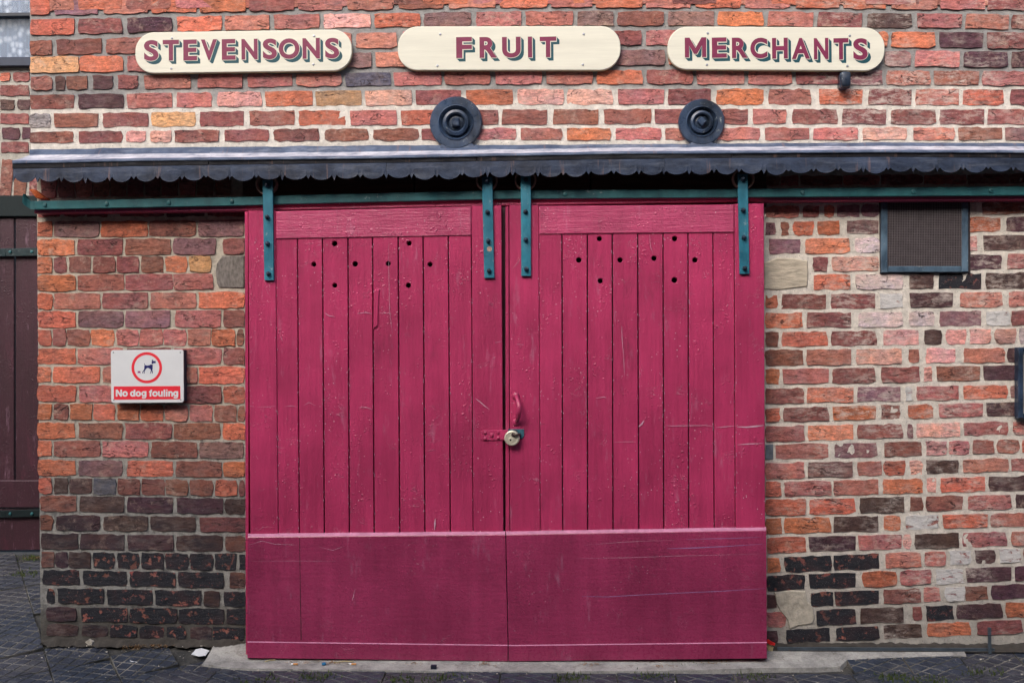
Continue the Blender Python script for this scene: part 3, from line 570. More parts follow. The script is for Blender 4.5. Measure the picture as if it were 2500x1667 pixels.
# ------------------------------------------------------------------ ground
gm = MB(); ys = [-60, -20, -6, -3, -1.5, -0.6, -0.15, 0, 0.8, 1.7, 12]
gm.loft([[(xx, y, gz(max(y, -3)) - 0.018) for xx in (-60, -6, 6, 60)] for y in ys]).build('ground', GROUND)['kind'] = 'structure'
pave = bpy.data.objects.new('pavement', None); COL.objects.link(pave); WLOC['pavement'] = Vector((0, 0, 0)); pave['kind'] = 'structure'
def clip(poly, s):
    for ax, sg in ((0, 1), (0, -1), (1, 1), (1, -1)):
        out = []
        for i in range(len(poly)):
            a, b = poly[i], poly[(i + 1) % len(poly)]; da = s - sg * a[ax]; db = s - sg * b[ax]
            if da >= 0: out.append(a)
            if (da >= 0) != (db >= 0):
                t = da / (da - db); out.append((a[0] + (b[0] - a[0]) * t, a[1] + (b[1] - a[1]) * t))
        poly = out
        if len(poly) < 3: return []
    return poly
def tile_mesh(s, ha, hb, seed):
    rnd = random.Random(seed); mb = MB(); ox, oy = rnd.uniform(0, ha), rnd.uniform(0, hb)
    mb.box((-s, -s, -0.05), (s, s, -0.0022)); g = 0.0034
    for i in range(-6, 7):
        for j in range(-9, 10):
            if (i + j) % 2: continue
            cx, cy = i * ha + ox, j * hb + oy; k = 1 - g / ha * 1.4 - g / hb * 0.35
            pl = clip([(cx - ha * k, cy), (cx, cy - hb * k), (cx + ha * k, cy), (cx, cy + hb * k)], s - 0.002)
            if len(pl) < 3: continue
            n = len(pl); mx = sum(p[0] for p in pl) / n; my = sum(p[1] for p in pl) / n; t = rnd.uniform(-.0008, .0008)
            top = [(mx + (x - mx) * .93, my + (y - my) * .93, t) for x, y in pl]
            mb.add(top + [(x, y, -0.0026) for x, y in pl], [tuple(range(n))] + [(i2, i2 + n, (i2 + 1) % n + n, (i2 + 1) % n) for i2 in range(n)])
    me = bpy.data.meshes.new('paver'); me.from_pydata(mb.v, [], mb.f)
    bm = bmesh.new(); bm.from_mesh(me); bmesh.ops.recalc_face_normals(bm, faces=bm.faces); bm.to_mesh(me); bm.free()
    me.materials.append(PAVER); me.materials.append(JOINT)
    for p in me.polygons:
        if p.index < 6: p.material_index = 1
    return me
TILES = [tile_mesh(0.131, 0.052, 0.034, k) for k in range(5)]; TILES_L = [tile_mesh(0.131, 0.044, 0.044, k + 20) for k in range(5)]
def lay(x, y, rot, sink, meshes):
    dy = 0.13; sl_ = (gz(y + dy) - gz(y - dy)) / (2 * dy); zc_ = max(gz(y), gz(y + dy) - sl_ * dy, gz(y - dy) + sl_ * dy)
    o = link('paver', random.choice(meshes), None, (x, y, zc_ - sink + random.uniform(-.002, .002)), pave)
    o.rotation_euler = Matrix.Rotation(math.atan(sl_) + random.uniform(-.008, .008), 3, 'X').to_euler(); o.rotation_euler = (Matrix.Rotation(math.atan(sl_) + random.uniform(-.006, .006), 3, 'X') @ Matrix.Rotation(rot, 3, 'Z')).to_euler()
y = -0.385; r = 0
while y > -1.3:
    x = -1.52 + (0.13 if r % 2 else 0)
    while x < 5.0: lay(x, y, random.uniform(-.012, .012), 0.001, TILES); x += 0.2665
    y -= 0.2665; r += 1
A = math.radians(33); x0_, y0_ = -2.0, -0.30
for i in range(-12, 13):
    for j in range(-12, 13):
        x = x0_ + 0.2665 * (i * math.cos(A) - j * math.sin(A)); y = y0_ + 0.2665 * (i * math.sin(A) + j * math.cos(A))
        if not (-4.6 < x < -1.26 and -1.3 < y < 1.42): continue
        if x > -2.50 and y > -0.07: continue
        lay(x, y, A + random.uniform(-.012, .012), 0.003 if x < -1.55 else 0.010, TILES_L)
# one more course of pavers behind the threshold on the right
x = 1.70
while x < 5.0: lay(x, -0.118, 0.0, 0.006, TILES); x += 0.2665
# concrete threshold strip
tp = [(492, 1621), (560, 1628), (640, 1631), (760, 1634), (930, 1635), (1100, 1637), (1250, 1638), (1400, 1638), (1560, 1636), (1700, 1634), (1860, 1630), (2000, 1628), (2052, 1627), (2066, 1612), (2200, 1608), (2362, 1603)]
front = [G(x + random.uniform(-3, 3), y + random.uniform(-1.5, 1.5), .004) for x, y in tp]
front = [Vector((p.x, min(p.y, -0.03), 0)) for p in front]
tb = MB(); rowsT = []
for p in front:
    yb = -0.004 if p.x < -1.45 or p.x > 1.2 else 0.12
    row = [(p.x, p.y - .003, gz(p.y) - .02), (p.x, p.y, gz(p.y) + .004)]
    for k in (0.33, 0.66): yy_ = p.y + (min(yb, -.005) - p.y) * k; row.append((p.x, yy_, gz(yy_) + .005 + random.uniform(-.002, .002)))
    row.append((p.x, -.004, gz(-.004) + .005)); row.append((p.x, yb, gz(-.004) + .0052)); rowsT.append(row)
th = tb.loft(rowsT).build('concrete_threshold', CONC); tag(th, 'worn pale concrete strip in front of the red doors and right hand wall', 'threshold')
# dirt banked against the foot of the pier
db = MB(); rws = []
for k in range(141):
    x = PX0 + .004 + (PX1 - .06 - PX0) * k / 140; nz_ = mnoise.noise((x * 9, 1, 2)) + .6 * mnoise.noise((x * 31, 4, 2)); en = min(1, k / 8, (140 - k) / 8); h = en * max(.004, 0.024 + 0.020 * nz_); dth = .006 + en * max(.004, 0.026 + 0.020 * mnoise.noise((x * 12, 7, 2)) + .012 * mnoise.noise((x * 40, 2, 2)))
    rws.append([(x, -dth, gz(-dth) + .001), (x, -dth * .55, h * .22), (x, -.008 - .004 * mnoise.noise((x * 20, 3, 3)), h * .6), (x, -.003, h * .9), (x, .01, h + .002)])
tag(db.loft(rws).build('dirt_bank', MUD, None, True), 'brown dirt and mortar crumbs along the foot of the left pier', 'dirt', kind='stuff')
db = MB(); rws = []
for k in range(161):
    x = RX0 + .03 + (2.9 - RX0 - .1) * k / 160; h = max(.004, 0.016 + 0.016 * mnoise.noise((x * 8, 11, 2)) + .010 * mnoise.noise((x * 33, 3, 2)))
    rws.append([(x, -.05, gz(-.05) + .006), (x, -.02, h * .6), (x, -.004, h), (x, .01, h + .001)])
tag(db.loft(rws).build('dirt_bank', MUD, None, True), 'grey dirt along the foot of the right hand wall', 'dirt', kind='stuff')
# ------------------------------------------------------------------ lead canopy
SX = [72, 330, 900, 1500, 2150, 2500, 2700]
def cl(ys): return lambda x: interp(SX, ys, x)
flt, fll, nose, fab, aprb = cl([366, 361, 356, 353, 348, 350, 351]), cl([379, 376, 371, 361, 357, 358, 359]), cl([394, 388, 382, 371, 367, 368, 369]), cl([411, 405, 398, 388, 383, 385, 386]), cl([446, 443, 438, 429, 422, 419, 419])
can = empty('lead_canopy', (0.2, -.08, wz(1250, 400)), 'long blue grey lead canopy with scalloped lower edge across the whole front', 'canopy')
def xs_(a, b, st): 
    n = max(1, round((b - a) / st)); return [a + (b - a) * k / n for k in range(n + 1)]
for k, (a, b) in enumerate(((72, 520), (512, 1167), (1160, 1790), (1782, 3700))):
    rws = []; lift = 0.002 * (k % 2)
    for x in xs_(a, b, 22):
        wob = 1.6 * mnoise.noise((x * .017, k, 3)); wl = mnoise.noise((x * .01, 4, k))
        p0 = P(x, flt(x) + wob + 1.5 * mnoise.noise((x * .09, k, 8)), .012 + lift); p1 = P(x, fll(x) + wob, .028 + lift + .003 * wl); n0 = P(x, nose(x), .17 + lift)
        xn = (30 - 72) * max(0, 1 - (x - 72) / 60)      # the ledge flares out round the corner
        n1 = P(x + xn, nose(x) - 1.5 + wob * .5, .155 + lift); n2 = P(x + xn, nose(x) + 1.5 + wob, .172 + lift); n3 = P(x + xn, nose(x) + 6, .175 + lift)
        mid = (p1 + n1) / 2 + Vector((0, 0, -.004 + .004 * wl))
        rws.append([p0 + Vector((0, .004, .001)), p0, p1, mid, n1, n2, n3, n3 + Vector((0, .006, 0))])
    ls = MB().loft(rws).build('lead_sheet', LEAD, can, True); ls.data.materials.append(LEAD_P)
    for pl_ in ls.data.polygons:
        if pl_.index % 7 in (2, 3): pl_.material_index = 1
for k, (a, b) in enumerate(((30, 508), (510, 1163), (1165, 1786), (1788, 3700))):
    rws = []
    for x in xs_(a, b, 26):
        wob = 0.8 * mnoise.noise((x * .02, 7, 1)); xx = max(x, 72)
        t = P(x, nose(xx) + 3, .166); bt = P(x, fab(xx) + wob, .170)
        rws.append([t, P(x, (nose(xx) + fab(xx)) / 2, .1715 + .0015 * mnoise.noise((x * .03, 2, 9))), bt, bt + Vector((0, .02, -.002)), t + Vector((0, .02, 0))])
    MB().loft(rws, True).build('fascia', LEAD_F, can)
per = 61.2; x = 30.0; sheets = []; 
for k, (a, b) in enumerate(((32, 562), (562, 943), (943, 1622), (1622, 2290), (2290, 3700))):
    n = max(1, round((b - a) / per)); p = (b - a) / n; front_, pts = [], []
    for i in range(n):
        s0 = a + p * i; nd = 1.0 + random.uniform(-.25, .12)
        tooth = 5.5 + random.uniform(-1, 1)
        pts += [(s0, 15.0 * random.uniform(.45, 1.1)), (s0 + tooth, 3.0 + random.uniform(-1, 1))]
        for q in range(1, 9):
            t = q / 9; pts.append((s0 + tooth + (p - 2 * tooth) * t, 3.0 + 12.5 * nd * math.sin(math.pi * t) ** 0.6))
        pts.append((s0 + p - tooth, 3.0))
    pts.append((b - .5, 14)); lift = .0035 * (k % 2); rws = []
    for px_, dpt in pts:
        xx = max(px_, 72); wv = .006 * mnoise.noise((px_ * .012, 3, k)); ybot = aprb(xx) - 15 + dpt + 3.0 * mnoise.noise((px_ * .007, 3, 3))
        t = P(px_, fab(xx) - 3, .160); m1 = P(px_, (fab(xx) + aprb(xx) - 10) / 2, .176 + lift + wv); bt = P(px_, ybot, .180 + lift + wv * 2)
        rws.append([t, P(px_, fab(xx) + 3, .172 + lift), m1, bt, bt + Vector((0, .004, 0)), m1 + Vector((0, .004, 0)), t + Vector((0, .004, 0))])
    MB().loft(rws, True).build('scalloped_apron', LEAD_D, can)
rws = []
for x in xs_(34, 3700, 150):
    xx = max(x, 72); a_ = P(x, fab(xx) - 4, .155); rws.append([a_, (a_.x, -.02, a_.z + .01), (a_.x, -.02, a_.z + .03), (a_.x, a_.y, a_.z + .016)])
MB().loft(rws, True).build('soffit_board', TIMBER, can)
# ------------------------------------------------------------------ sliding rail and batten
RXs = [60, 133, 640, 673, 1175, 1207, 1797, 1830, 2500, 2700]; RT_ = [491, 490, 480, 477.5, 466, 465, 462, 461, 455, 453]; RB_ = [512, 511, 500.5, 499, 487, 486, 482, 481.5, 477, 475]
track = empty('door_track', (0.2, -.08, wz(1250, 475)), 'long teal iron sliding door rail running across the wall under the canopy', 'door track')
for k, (a, b) in enumerate(((82, 655), (655.8, 1190), (1190.8, 1812), (1812.8, 3700))):
    rws = []
    for x in xs_(a, b, 40):
        wob = .5 * mnoise.noise((x * .02, 1, 1)); t = P(x, interp(RXs, RT_, x) + wob, .092); bt = P(x, interp(RXs, RB_, x) + wob * .6, .092); c_ = Vector((0, .002, 0))
        rws.append([t + Vector((0, 0, -.003)), bt + Vector((0, 0, .003)), bt + c_, bt + Vector((0, .02, 0)), t + Vector((0, .02, 0)), t + c_])
    MB().loft(rws, True).build('rail_bar', TEAL_D, track)
tops_ = [P(84, 491, .092), P(74, 490, .094), P(66, 485, .100), P(60, 478, .108), P(56, 473, .112)]; bots_ = [P(84, 512, .092), P(74, 510.5, .094), P(65, 505, .100), P(58, 500, .108), P(54, 494, .112)]
MB().loft([[t, b, b + Vector((0.004, .018, 0)), t + Vector((.004, .018, 0))] for t, b in zip(tops_, bots_)], True).build('end_stop', TEAL_D, track)
for x in (110, 260, 412, 566, 1380, 1960, 2230, 2420):
    MB().lathe(P(x, interp(RXs, RT_, x) + 10.5, .092), [(.011, -.091), (.010, -.0965), (.005, -.098), (0, -.0982)], 12).build('bolt', TEAL_D, track)
bat = MB(); rws = []
for x in xs_(84, 3700, 60):
    b = P(x, interp([84, 640, 1200, 1830, 2500, 2700], [521, 514, 503.5, 492, 488.5, 488], x), .070); t = P(x, interp(RXs, RT_, x) + 8, .070)
    rws.append([t, b + Vector((0, 0, .004)), b + Vector((0, .004, 0)), (b.x, -.003, b.z), (t.x, -.003, t.z)])
bat.loft(rws, True).build('batten', PAINT_R, track)
# ------------------------------------------------------------------ the two sliding doors
def lerp(a, b, t): return a + (b - a) * t
def door_pt(x, y, dep): return P(x, y, dep)
def plank_q(xt0, xt1, xb0, xb1, yt, yb, dep, gap=1.6):
    return [P(xb0 + gap, yb, dep), P(xb1 - gap, yb, dep), P(xt1 - gap, yt, dep), P(xt0 + gap, yt, dep)]
def make_door(x, tops, bots, yt_in, ytop, ykick, label, holes, stile_l, stile_r):
    d = empty('sliding_door', (P((x[0] + x[1]) / 2, 1600, .115).x, -.115, -.02), label, 'door')
    n = len(tops) - 1
    hz = [P(hx, hy, .115) for hx, hy in holes]
    for i in range(n):
        yt = lerp(yt_in[0], yt_in[1], (i + .5) / n) - 3; yb = lerp(ykick[0], ykick[1], (i + .5) / n) + 6; dp = .115 + .0012 * random.uniform(-1, 1)
        q = plank_q(tops[i], tops[i + 1], bots[i], bots[i + 1], yt, yb, dp, 1.45 if 0 < i < n - 1 else 1.1)
        inside = [h for h in hz if min(q[0].x, q[3].x) < h.x < max(q[1].x, q[2].x)]
        if inside:
            ho = [circ(h.x, h.z, .0125 * random.uniform(.93, 1.07), 16, .05) for h in inside]
            plate('plank', [(p.x, p.z) for p in q], ho, -dp, .028, PAINT, d, .0022)
        else:
            MB().quadslab(q, -dp, -dp + .028, .0028).build('plank', PAINT, d)
    for st in (stile_l, stile_r):
        (a, b), (a2, b2) = st
        MB().quadslab([P(a2, ykick[0] + 6 if st is stile_l else ykick[1] + 6, .1175), P(b2, ykick[0] + 6 if st is stile_l else ykick[1] + 6, .1175), P(b, ytop[1 if st is stile_r else 0] - 1, .1175), P(a, ytop[1 if st is stile_r else 0], .1175)], -.1175, -.075, .003).build('stile', PAINT, d)
    a, b = stile_l[0][1], stile_r[0][0]
    MB().quadslab([P(a + .6, yt_in[0], .121), P(b - .6, yt_in[1], .121), P(b - .6, ytop[1] + 1.5, .121), P(a + .6, ytop[0] + 1, .121)], -.121, -.075, .005).build('top_rail', PAINT_R, d)
    return d
LT = [672.5, 726, 787, 849.5, 909.5, 972, 1033, 1094.5, 1151]; LB = [679, 730.7, 792, 853, 913.6, 976, 1037.5, 1100, 1155.7]
ld = make_door((600, 1229), LT, LB, (584, 576), (515, 503), (1303, 1297), 'left half of the red sliding doors with hasp plate and two teal hangers', 
    [(816.7, 595), (766, 645.6), (867, 644.7), (817, 697), (948, 644), (999, 594), (1050, 646), (997, 697)], ((606, 672), (611, 679)), ((1151.5, 1224), (1156, 1229)))
RTX = [1315, 1372, 1434, 1495, 1557, 1619, 1680, 1741, 1793]; RBX = [1319, 1374, 1435, 1497, 1560, 1621, 1682, 1744, 1796]
rd = make_door((1243, 1868), RTX, RBX, (573, 568), (502, 498), (1303, 1287), 'right half of the red sliding doors with pull handle and scraped kickboard',
    [(1463.4, 583), (1413, 635), (1514, 635), (1465.6, 686), (1596.7, 631), (1647.4, 583), (1696.8, 635), (1646.7, 684)], ((1243.5, 1315), (1245.5, 1319)), ((1793.5, 1865), (1796.5, 1868.5)))
# edges, rebates, backing
MB().quadslab([P(600, 1604, .095), P(606.5, 1604, .095), P(605.5, 516, .095), P(597.5, 517, .095)], -.095, -.05, .002).build('edge_strip', PAINT, ld)
MB().quadslab([P(601, 1600, .06), P(1229, 1600, .06), P(1224, 520, .06), P(599, 520, .06)], -.062, -.05, .001).build('backing', PAINT_D, ld)
MB().quadslab([P(1243, 1600, .06), P(1868, 1600, .06), P(1865, 505, .06), P(1243, 508, .06)], -.062, -.05, .001).build('backing', PAINT_D, rd)
MB().quadslab([P(1234.5, 1304, .117), P(1244, 1304, .117), P(1241.6, 504, .117), P(1234, 505, .117)], -.116, -.06, .002).build('meeting_bead', PAINT, rd)
MB().quadslab([P(1226, 1304, .075), P(1236, 1304, .075), P(1235, 506, .075), P(1222, 506, .075)], -.078, -.05, .001).build('rebate', PAINT_D, rd)
# near-black cups in front of the backing paint the shade inside plank holes
for dr, hs in ((ld, [(816.7, 595), (766, 645.6), (867, 644.7), (817, 697), (948, 644), (999, 594), (1050, 646), (997, 697)]), (rd, [(1463.4, 583), (1413, 635), (1514, 635), (1465.6, 686), (1596.7, 631), (1647.4, 583), (1696.8, 635), (1646.7, 684)])):
    mb = MB()
    for hx, hy in hs:
        c = P(hx, hy, .085); mb.lathe(c, [(.017, -.0868), (.017, -.064), (0, -.0635)], 14)
    mb.build('hole_shade_cup', VOID, dr)
DUST_HILITE = m_plain('dusty_highlight', (0.50, 0.21, 0.33), 0.6, 0.25, 20)  # dust-pale colour that also paints the sky highlight on the top edges
def kick(d, xa, xb, yt0, yt1, yl0, yl1, yb0, yb1, xa2, xb2):
    n = 10; r1 = []; r2 = []
    for k in range(n + 1):
        t = k / n; w1 = .8 * mnoise.noise((t * 9, xa * .01, 1))
        def X(top): return lerp(lerp(xa, xb, t), lerp(xa2, xb2, t), top)
        bow = -(t - .5) ** 2 * 4
        yt = lerp(yt0, yt1, t); yl = lerp(yl0, yl1, t); yb = lerp(yb0, yb1, t)
        r1.append([P(X(0), yt - 1 + w1, .1155), P(X(0), yt + w1 * .8, .119), P(X(0), yt + 7 + w1 * .4, .138), P(X(0), yt + 9, .140), P(X(1), yl + .5, .140), P(X(1), yl + 1, .112), P(X(0), yt, .112)])
        r2.append([P(X(1), yl, .1405), P(X(1), yl + 2.6, .148), P(X(1), yb, .148), P(X(1), yb, .10), P(X(1), yl + .4, .10)])
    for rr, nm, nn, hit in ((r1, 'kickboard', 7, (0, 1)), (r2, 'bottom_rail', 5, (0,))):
        o = MB().loft(rr, True).build(nm, PAINT_K, d); o.data.materials.append(DUST_HILITE)
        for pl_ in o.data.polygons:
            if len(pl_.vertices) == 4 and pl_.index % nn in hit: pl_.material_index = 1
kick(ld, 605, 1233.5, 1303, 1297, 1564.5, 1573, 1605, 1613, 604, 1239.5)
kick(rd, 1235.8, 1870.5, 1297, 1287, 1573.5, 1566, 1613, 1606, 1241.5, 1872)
# rails split line near the left stile of the left kickboard
MB().quadslab([P(734.5, 1562, .1405), P(736.2, 1562, .1405), P(731.6, 1312, .1405), P(730.4, 1312, .1405)], -.1404, -.139, .0002).build('board_joint', VOID, ld)
# hangers: strap with bolts, grooved wheel behind
def hanger(d, xt0, xt1, yt, xb0, xb1, yb, bolts, wheel, hole=None):
    rws = []
    for t in [k / 8 for k in range(9)]:
        y_ = lerp(yt, yb, t); a, b = P(lerp(xt0, xb0, t), y_, .130), P(lerp(xt1, xb1, t), y_, .130); c_ = Vector((.002, .002, 0)); e_ = Vector((-.002, .002, 0))
        rws.append([a + Vector((.002, 0, 0)), b + Vector((-.002, 0, 0)), b + Vector((0, .002, 0)), b + Vector((0, .010, 0)), a + Vector((0, .010, 0)), a + Vector((0, .002, 0))])
    st = MB().loft(rws, True).build('hanger_strap', TEAL, d)
    for bx, by in bolts:
        c = P(bx, by, .132); m_ = MB(); rws = []
        for rr, dy in ((.0115, 0), (.0112, -.009), (.0095, -.0125)):
            rws.append([(c.x + rr * math.cos(a + .3), -.130 + dy, c.z + rr * math.sin(a + .3)) for a in [math.pi / 3 * k for k in range(6)]])
        m_.loft(rws, True); m_.lathe((c.x, 0, c.z), [(.006, -.1425), (.0055, -.150), (0, -.151)], 8); m_.build('bolt', BLACK_IRON, st)
    if hole:
        c = P(hole[0], hole[1], .130); MB().lathe(c, [(.0125, -.1302), (.011, -.1308), (.0075, -.1302), (0, -.1300)], 14).build('empty_bolt_hole', RUST, st)
    wc = P(wheel[0], wheel[1], .08); R_ = .052
    MB().lathe((wc.x, 0, wc.z), [(R_ - .009, -.100), (R_ - .008, -.106), (R_ - .003, -.1075), (R_, -.105), (R_, -.100), (R_ - .004, -.094), (R_ - .004, -.084), (R_, -.078), (R_ - .001, -.070), (R_ - .009, -.070), (R_ - .009, -.100)], 32).build('roller_wheel', RUST, d)
    return st
hanger(ld, 640.6, 665.5, 440, 645, 668.5, 684, [(652.6, 530), (653, 594.6), (655.5, 668), (652, 452)], (653, 451))
hanger(ld, 1176.5, 1202, 432, 1182, 1207, 678, [(1190, 518), (1192, 588), (1194, 661), (1189, 442)], (1189, 442), (1195, 608))
hanger(rd, 1271, 1296, 428, 1272.5, 1296.5, 673.5, [(1283, 517), (1283.5, 585), (1285, 656.7), (1284, 439)], (1283, 441))
hanger(rd, 1801, 1825.7, 425, 1806, 1830, 668.5, [(1814.5, 513), (1816, 579.5), (1818, 654.5), (1813, 437)], (1813, 438))
# hasp on the left door, staple plate on the right one, handle, padlock
def zc(x, y): return 1100 + x / 7.127, 900 + y / 7.127
a, b = P(*zc(525, 1240), .1175), P(*zc(950, 1062), .1175)
out = [(p[0], p[1]) for p in rrect(a.x, a.z, b.x + .06, b.z, .011, 5)]
hp = plate('hasp', out, [], -.1225, .005, PAINT, ld, .001)
for (hx, hy), rr in (((600, 1112), .0080), ((828, 1108), .0080), ((602, 1212), .0080), ((830, 1200), .0080), ((713, 1155), .0100)):
    c = P(*zc(hx, hy), .1225); MB().lathe(c, [(rr, -.1224), (rr * .85, -.1262), (rr * .4, -.128), (0, -.1283)], 12).build('rivet', PAINT, hp)
a, b = P(*zc(1000, 1215), .1175), P(*zc(1278, 1048), .1175)
sp = plate('staple_plate', [(a.x, b.z - .016), (a.x, b.z), (b.x, b.z), (b.x, a.z + .012), (b.x - .010, a.z), (b.x - .028, a.z), (b.x - .030, b.z - .016)], [], -.1225, .005, m_iron('worn_teal', (.02, .10, .14), (.05, .14, .19), .2), rd, .0008)
hm = MB(); c0, c1 = P(*zc(1135, 470), .1175), P(*zc(1140, 925), .1175); xm = P(*zc(1205, 650), .16)
pts = []
for k in range(13):
    t = k / 12; s_ = math.sin(math.pi * t) ** .7; pts.append((lerp(c0.x, c1.x, t) + (xm.x - c0.x) * s_ * .8, -.1175 - .045 * s_, lerp(c0.z, c1.z, t)))
hd = hm.tube(pts, [.0085 + .0035 * math.sin(math.pi * k / 12) for k in range(13)], 12).build('pull_handle', PAINT, rd, True)
for c in (c0, c1): MB().lathe((c.x, 0, c.z), [(.0180, -.1176), (.0172, -.122), (.013, -.1265), (0, -.128)], 18).build('boss', PAINT, hd, True)
pc = P(*zc(1068, 1205), .142); R_ = .0365
pad = empty('padlock', (pc.x, -.142, pc.z), 'round pale disc padlock hanging on the hasp between the red doors', 'padlock')
sh = P(*zc(1098, 1148), .142)
MB().lathe((pc.x, 0, pc.z), [(0, -.126), (R_ - .003, -.126), (R_, -.130), (R_, -.145), (R_ - .002, -.1490), (R_ - .005, -.1505), (R_ - .009, -.1505), (R_ - .0105, -.1490), (0, -.1492)], 32).build('lock_body', BRASS, pad)
kc = P(*zc(1043, 1240), .15)
MB().lathe((kc.x, 0, kc.z), [(.0120, -.1491), (.0118, -.1512), (.0100, -.1520), (.0095, -.1508), (.0030, -.1508)], 22).build('keyway_ring', BRASS, pad); MB().lathe((kc.x, 0, kc.z), [(.0042, -.1507), (.0042, -.1513), (0, -.1514)], 10).build('keyhole', VOID, pad)
MB().lathe((sh.x - .0005, 0, sh.z), [(.0105, -.1491), (.0103, -.1509), (0, -.1511)], 16).build('shackle_recess', SHACK, pad)
MB().tube([(sh.x - .004, -.1495, sh.z), (sh.x + .003, -.158, sh.z + .001), (sh.x + .016, -.158, sh.z + .002), (sh.x + .026, -.148, sh.z + .003), (sh.x + .029, -.124, sh.z + .002)], .0052, 8).build('shackle', SHACK, pad, True)
# scratches and knocks on the doors: shallow gouges showing the pale undercoat
SCR = m_plain('bare_undercoat', (0.56, 0.34, 0.44), 0.7, 0.2, 60); SCRV = m_plain('violet_scrape', (0.30, 0.16, 0.34), 0.6, 0.3, 50, grain=(.3, 1, 6))
def scratches(d, items, dep, m, name):
    mb = MB()
    for pts, wd in items:
        a = [P(x, y, dep) for x, y in pts]; up, dn = [], []
        for i, p in enumerate(a):
            t = (a[min(i + 1, len(a) - 1)] - a[max(i - 1, 0)]).normalized(); nrm = Vector((-t.z, 0, t.x)); hw = wd * .001 * (0.25 if i in (0, len(a) - 1) else random.uniform(.7, 1.1))
            up.append(p + nrm * hw); dn.append(p - nrm * hw)
        mb.loft([[u, dd] for u, dd in zip(up, dn)])
    o = mb.build(name, m, d); o['kind'] = 'stuff'; return o
def dz(ox, oy, sc, *pp): return [(ox + x / sc, oy + y / sc) for x, y in pp]
scratches(ld, [(dz(580, 850, 3.135, (1818, 382), (1850, 405), (1890, 440), (1930, 470)), 1.7), (dz(580, 850, 3.135, (1512, 1305), (1510, 1340), (1508, 1388)), 4.2), (dz(580, 850, 3.135, (90, 440), (125, 446)), 2.6),
    (dz(580, 850, 3.135, (150, 448), (240, 448), (290, 442)), 1.0), (dz(580, 850, 3.135, (360, 446), (410, 440), (455, 448)), 1.1), (dz(580, 850, 3.135, (930, 452), (990, 452), (1030, 470)), 1.5), (dz(580, 850, 3.135, (500, 440), (545, 415), (600, 440)), .9),
    (dz(580, 400, 3.135, (920, 1145), (980, 1137), (1030, 1148)), 2.2), (dz(580, 400, 3.135, (1085, 1140), (1180, 1146)), 2.0), (dz(580, 400, 3.135, (665, 1140), (700, 1162), (745, 1170)), 1.8), (dz(580, 400, 3.135, (1970, 1368), (2020, 1358)), 2.8),
    (dz(580, 400, 3.135, (1155, 600), (1158, 860), (1163, 1120), (1185, 1300)), .7), (dz(580, 400, 3.135, (85, 1550), (115, 1515)), 2.0), (dz(580, 400, 3.135, (330, 1320), (338, 1345)), 3.0), (dz(580, 850, 3.135, (140, 820), (158, 850)), 2.0)], .1186, SCR, 'scratch_marks')
scratches(rd, [(dz(1200, 850, 3.136, (1335, 590), (1380, 594), (1500, 592), (1640, 590), (1700, 598)), 1.2), (dz(1200, 850, 3.136, (1720, 606), (1790, 600), (1880, 592)), 1.5), (dz(1200, 850, 3.136, (1880, 600), (1950, 604), (2030, 596), (2085, 590)), 3.6), (dz(1200, 850, 3.136, (1880, 738), (1960, 732), (2080, 728)), 2.2),
    (dz(1200, 850, 3.136, (1125, 600), (1150, 580), (1168, 552)), 4.0), (dz(1200, 850, 3.136, (1008, 0), (1014, 120), (1018, 215)), 1.1), (dz(1200, 400, 3.136, (995, 1240), (1000, 1340), (1008, 1450)), 1.6), (dz(1200, 850, 3.136, (935, 718), (1030, 715), (1105, 717)), 1.0), (dz(1200, 400, 3.136, (1210, 545), (1218, 640), (1238, 690)), .9),
    (dz(1200, 850, 3.136, (800, 382), (860, 372), (880, 380)), 1.6), (dz(1200, 850, 3.136, (1832, 402), (1832, 422)), 3.0), (dz(1200, 400, 3.136, (195, 1380), (245, 1384)), 3.0)], .1186, SCR, 'scratch_marks')
scratches(ld, [(dz(560, 1200, 3.357, (1030, 795), (1018, 850), (1006, 890)), 1.6), (dz(560, 1200, 3.357, (160, 435), (270, 402), (370, 428), (560, 436)), .8), (dz(560, 1200, 3.357, (730, 450), (850, 480), (940, 445)), .8), (dz(560, 1200, 3.357, (160, 568), (500, 566), (900, 568)), .6)] +
    [([(random.uniform(640, 1220), y0 := random.uniform(1330, 1550)), (0, 0)], .8) for _ in range(0)], .1403, SCR, 'scratch_marks')
scratches(rd, [(dz(1200, 1200, 3.357, (1440, 465), (1640, 460), (1900, 448), (2220, 428)), 2.6), (dz(1200, 1200, 3.357, (1600, 390), (1800, 384), (2000, 380), (2200, 372)), 1.6), (dz(1200, 1200, 3.357, (740, 856), (950, 860), (1200, 845), (1500, 830), (1850, 815), (2240, 792)), 1.7)], .1403, SCRV, 'scrape_marks')
scratches(rd, [(dz(1200, 1200, 3.357, (690, 546), (1100, 540), (1500, 526), (2220, 508)), .7), (dz(1200, 1200, 3.357, (760, 436), (1000, 418), (1200, 405), (1500, 395)), .6)], .1403, SCR, 'scratch_marks')
CHIP = m_plain('chipped_edge', (0.60, 0.36, 0.46), 0.6, 0.3, 60)
def chips(d, tops, bots, yt, yb, seed):
    r_ = random.Random(seed); mb = MB()
    for xt, xb in zip(tops, bots):
        for k in range(r_.randint(26, 44)):
            t = r_.random(); x_ = lerp(xt, xb, t) + r_.choice((-1, 1)) * r_.uniform(1.2, 2.6); p = P(x_, lerp(yt, yb, t), .1184); a_, b_ = r_.uniform(.0007, .0018), r_.uniform(.0015, .006)
            mb.add([(p.x - a_, p.y, p.z - b_ * .2), (p.x + a_ * .3, p.y, p.z - b_), (p.x + a_, p.y, p.z + b_ * .3), (p.x - a_ * .2, p.y, p.z + b_)], [(0, 1, 2, 3)])
    mb.build('edge_chips', CHIP, d)['kind'] = 'stuff'
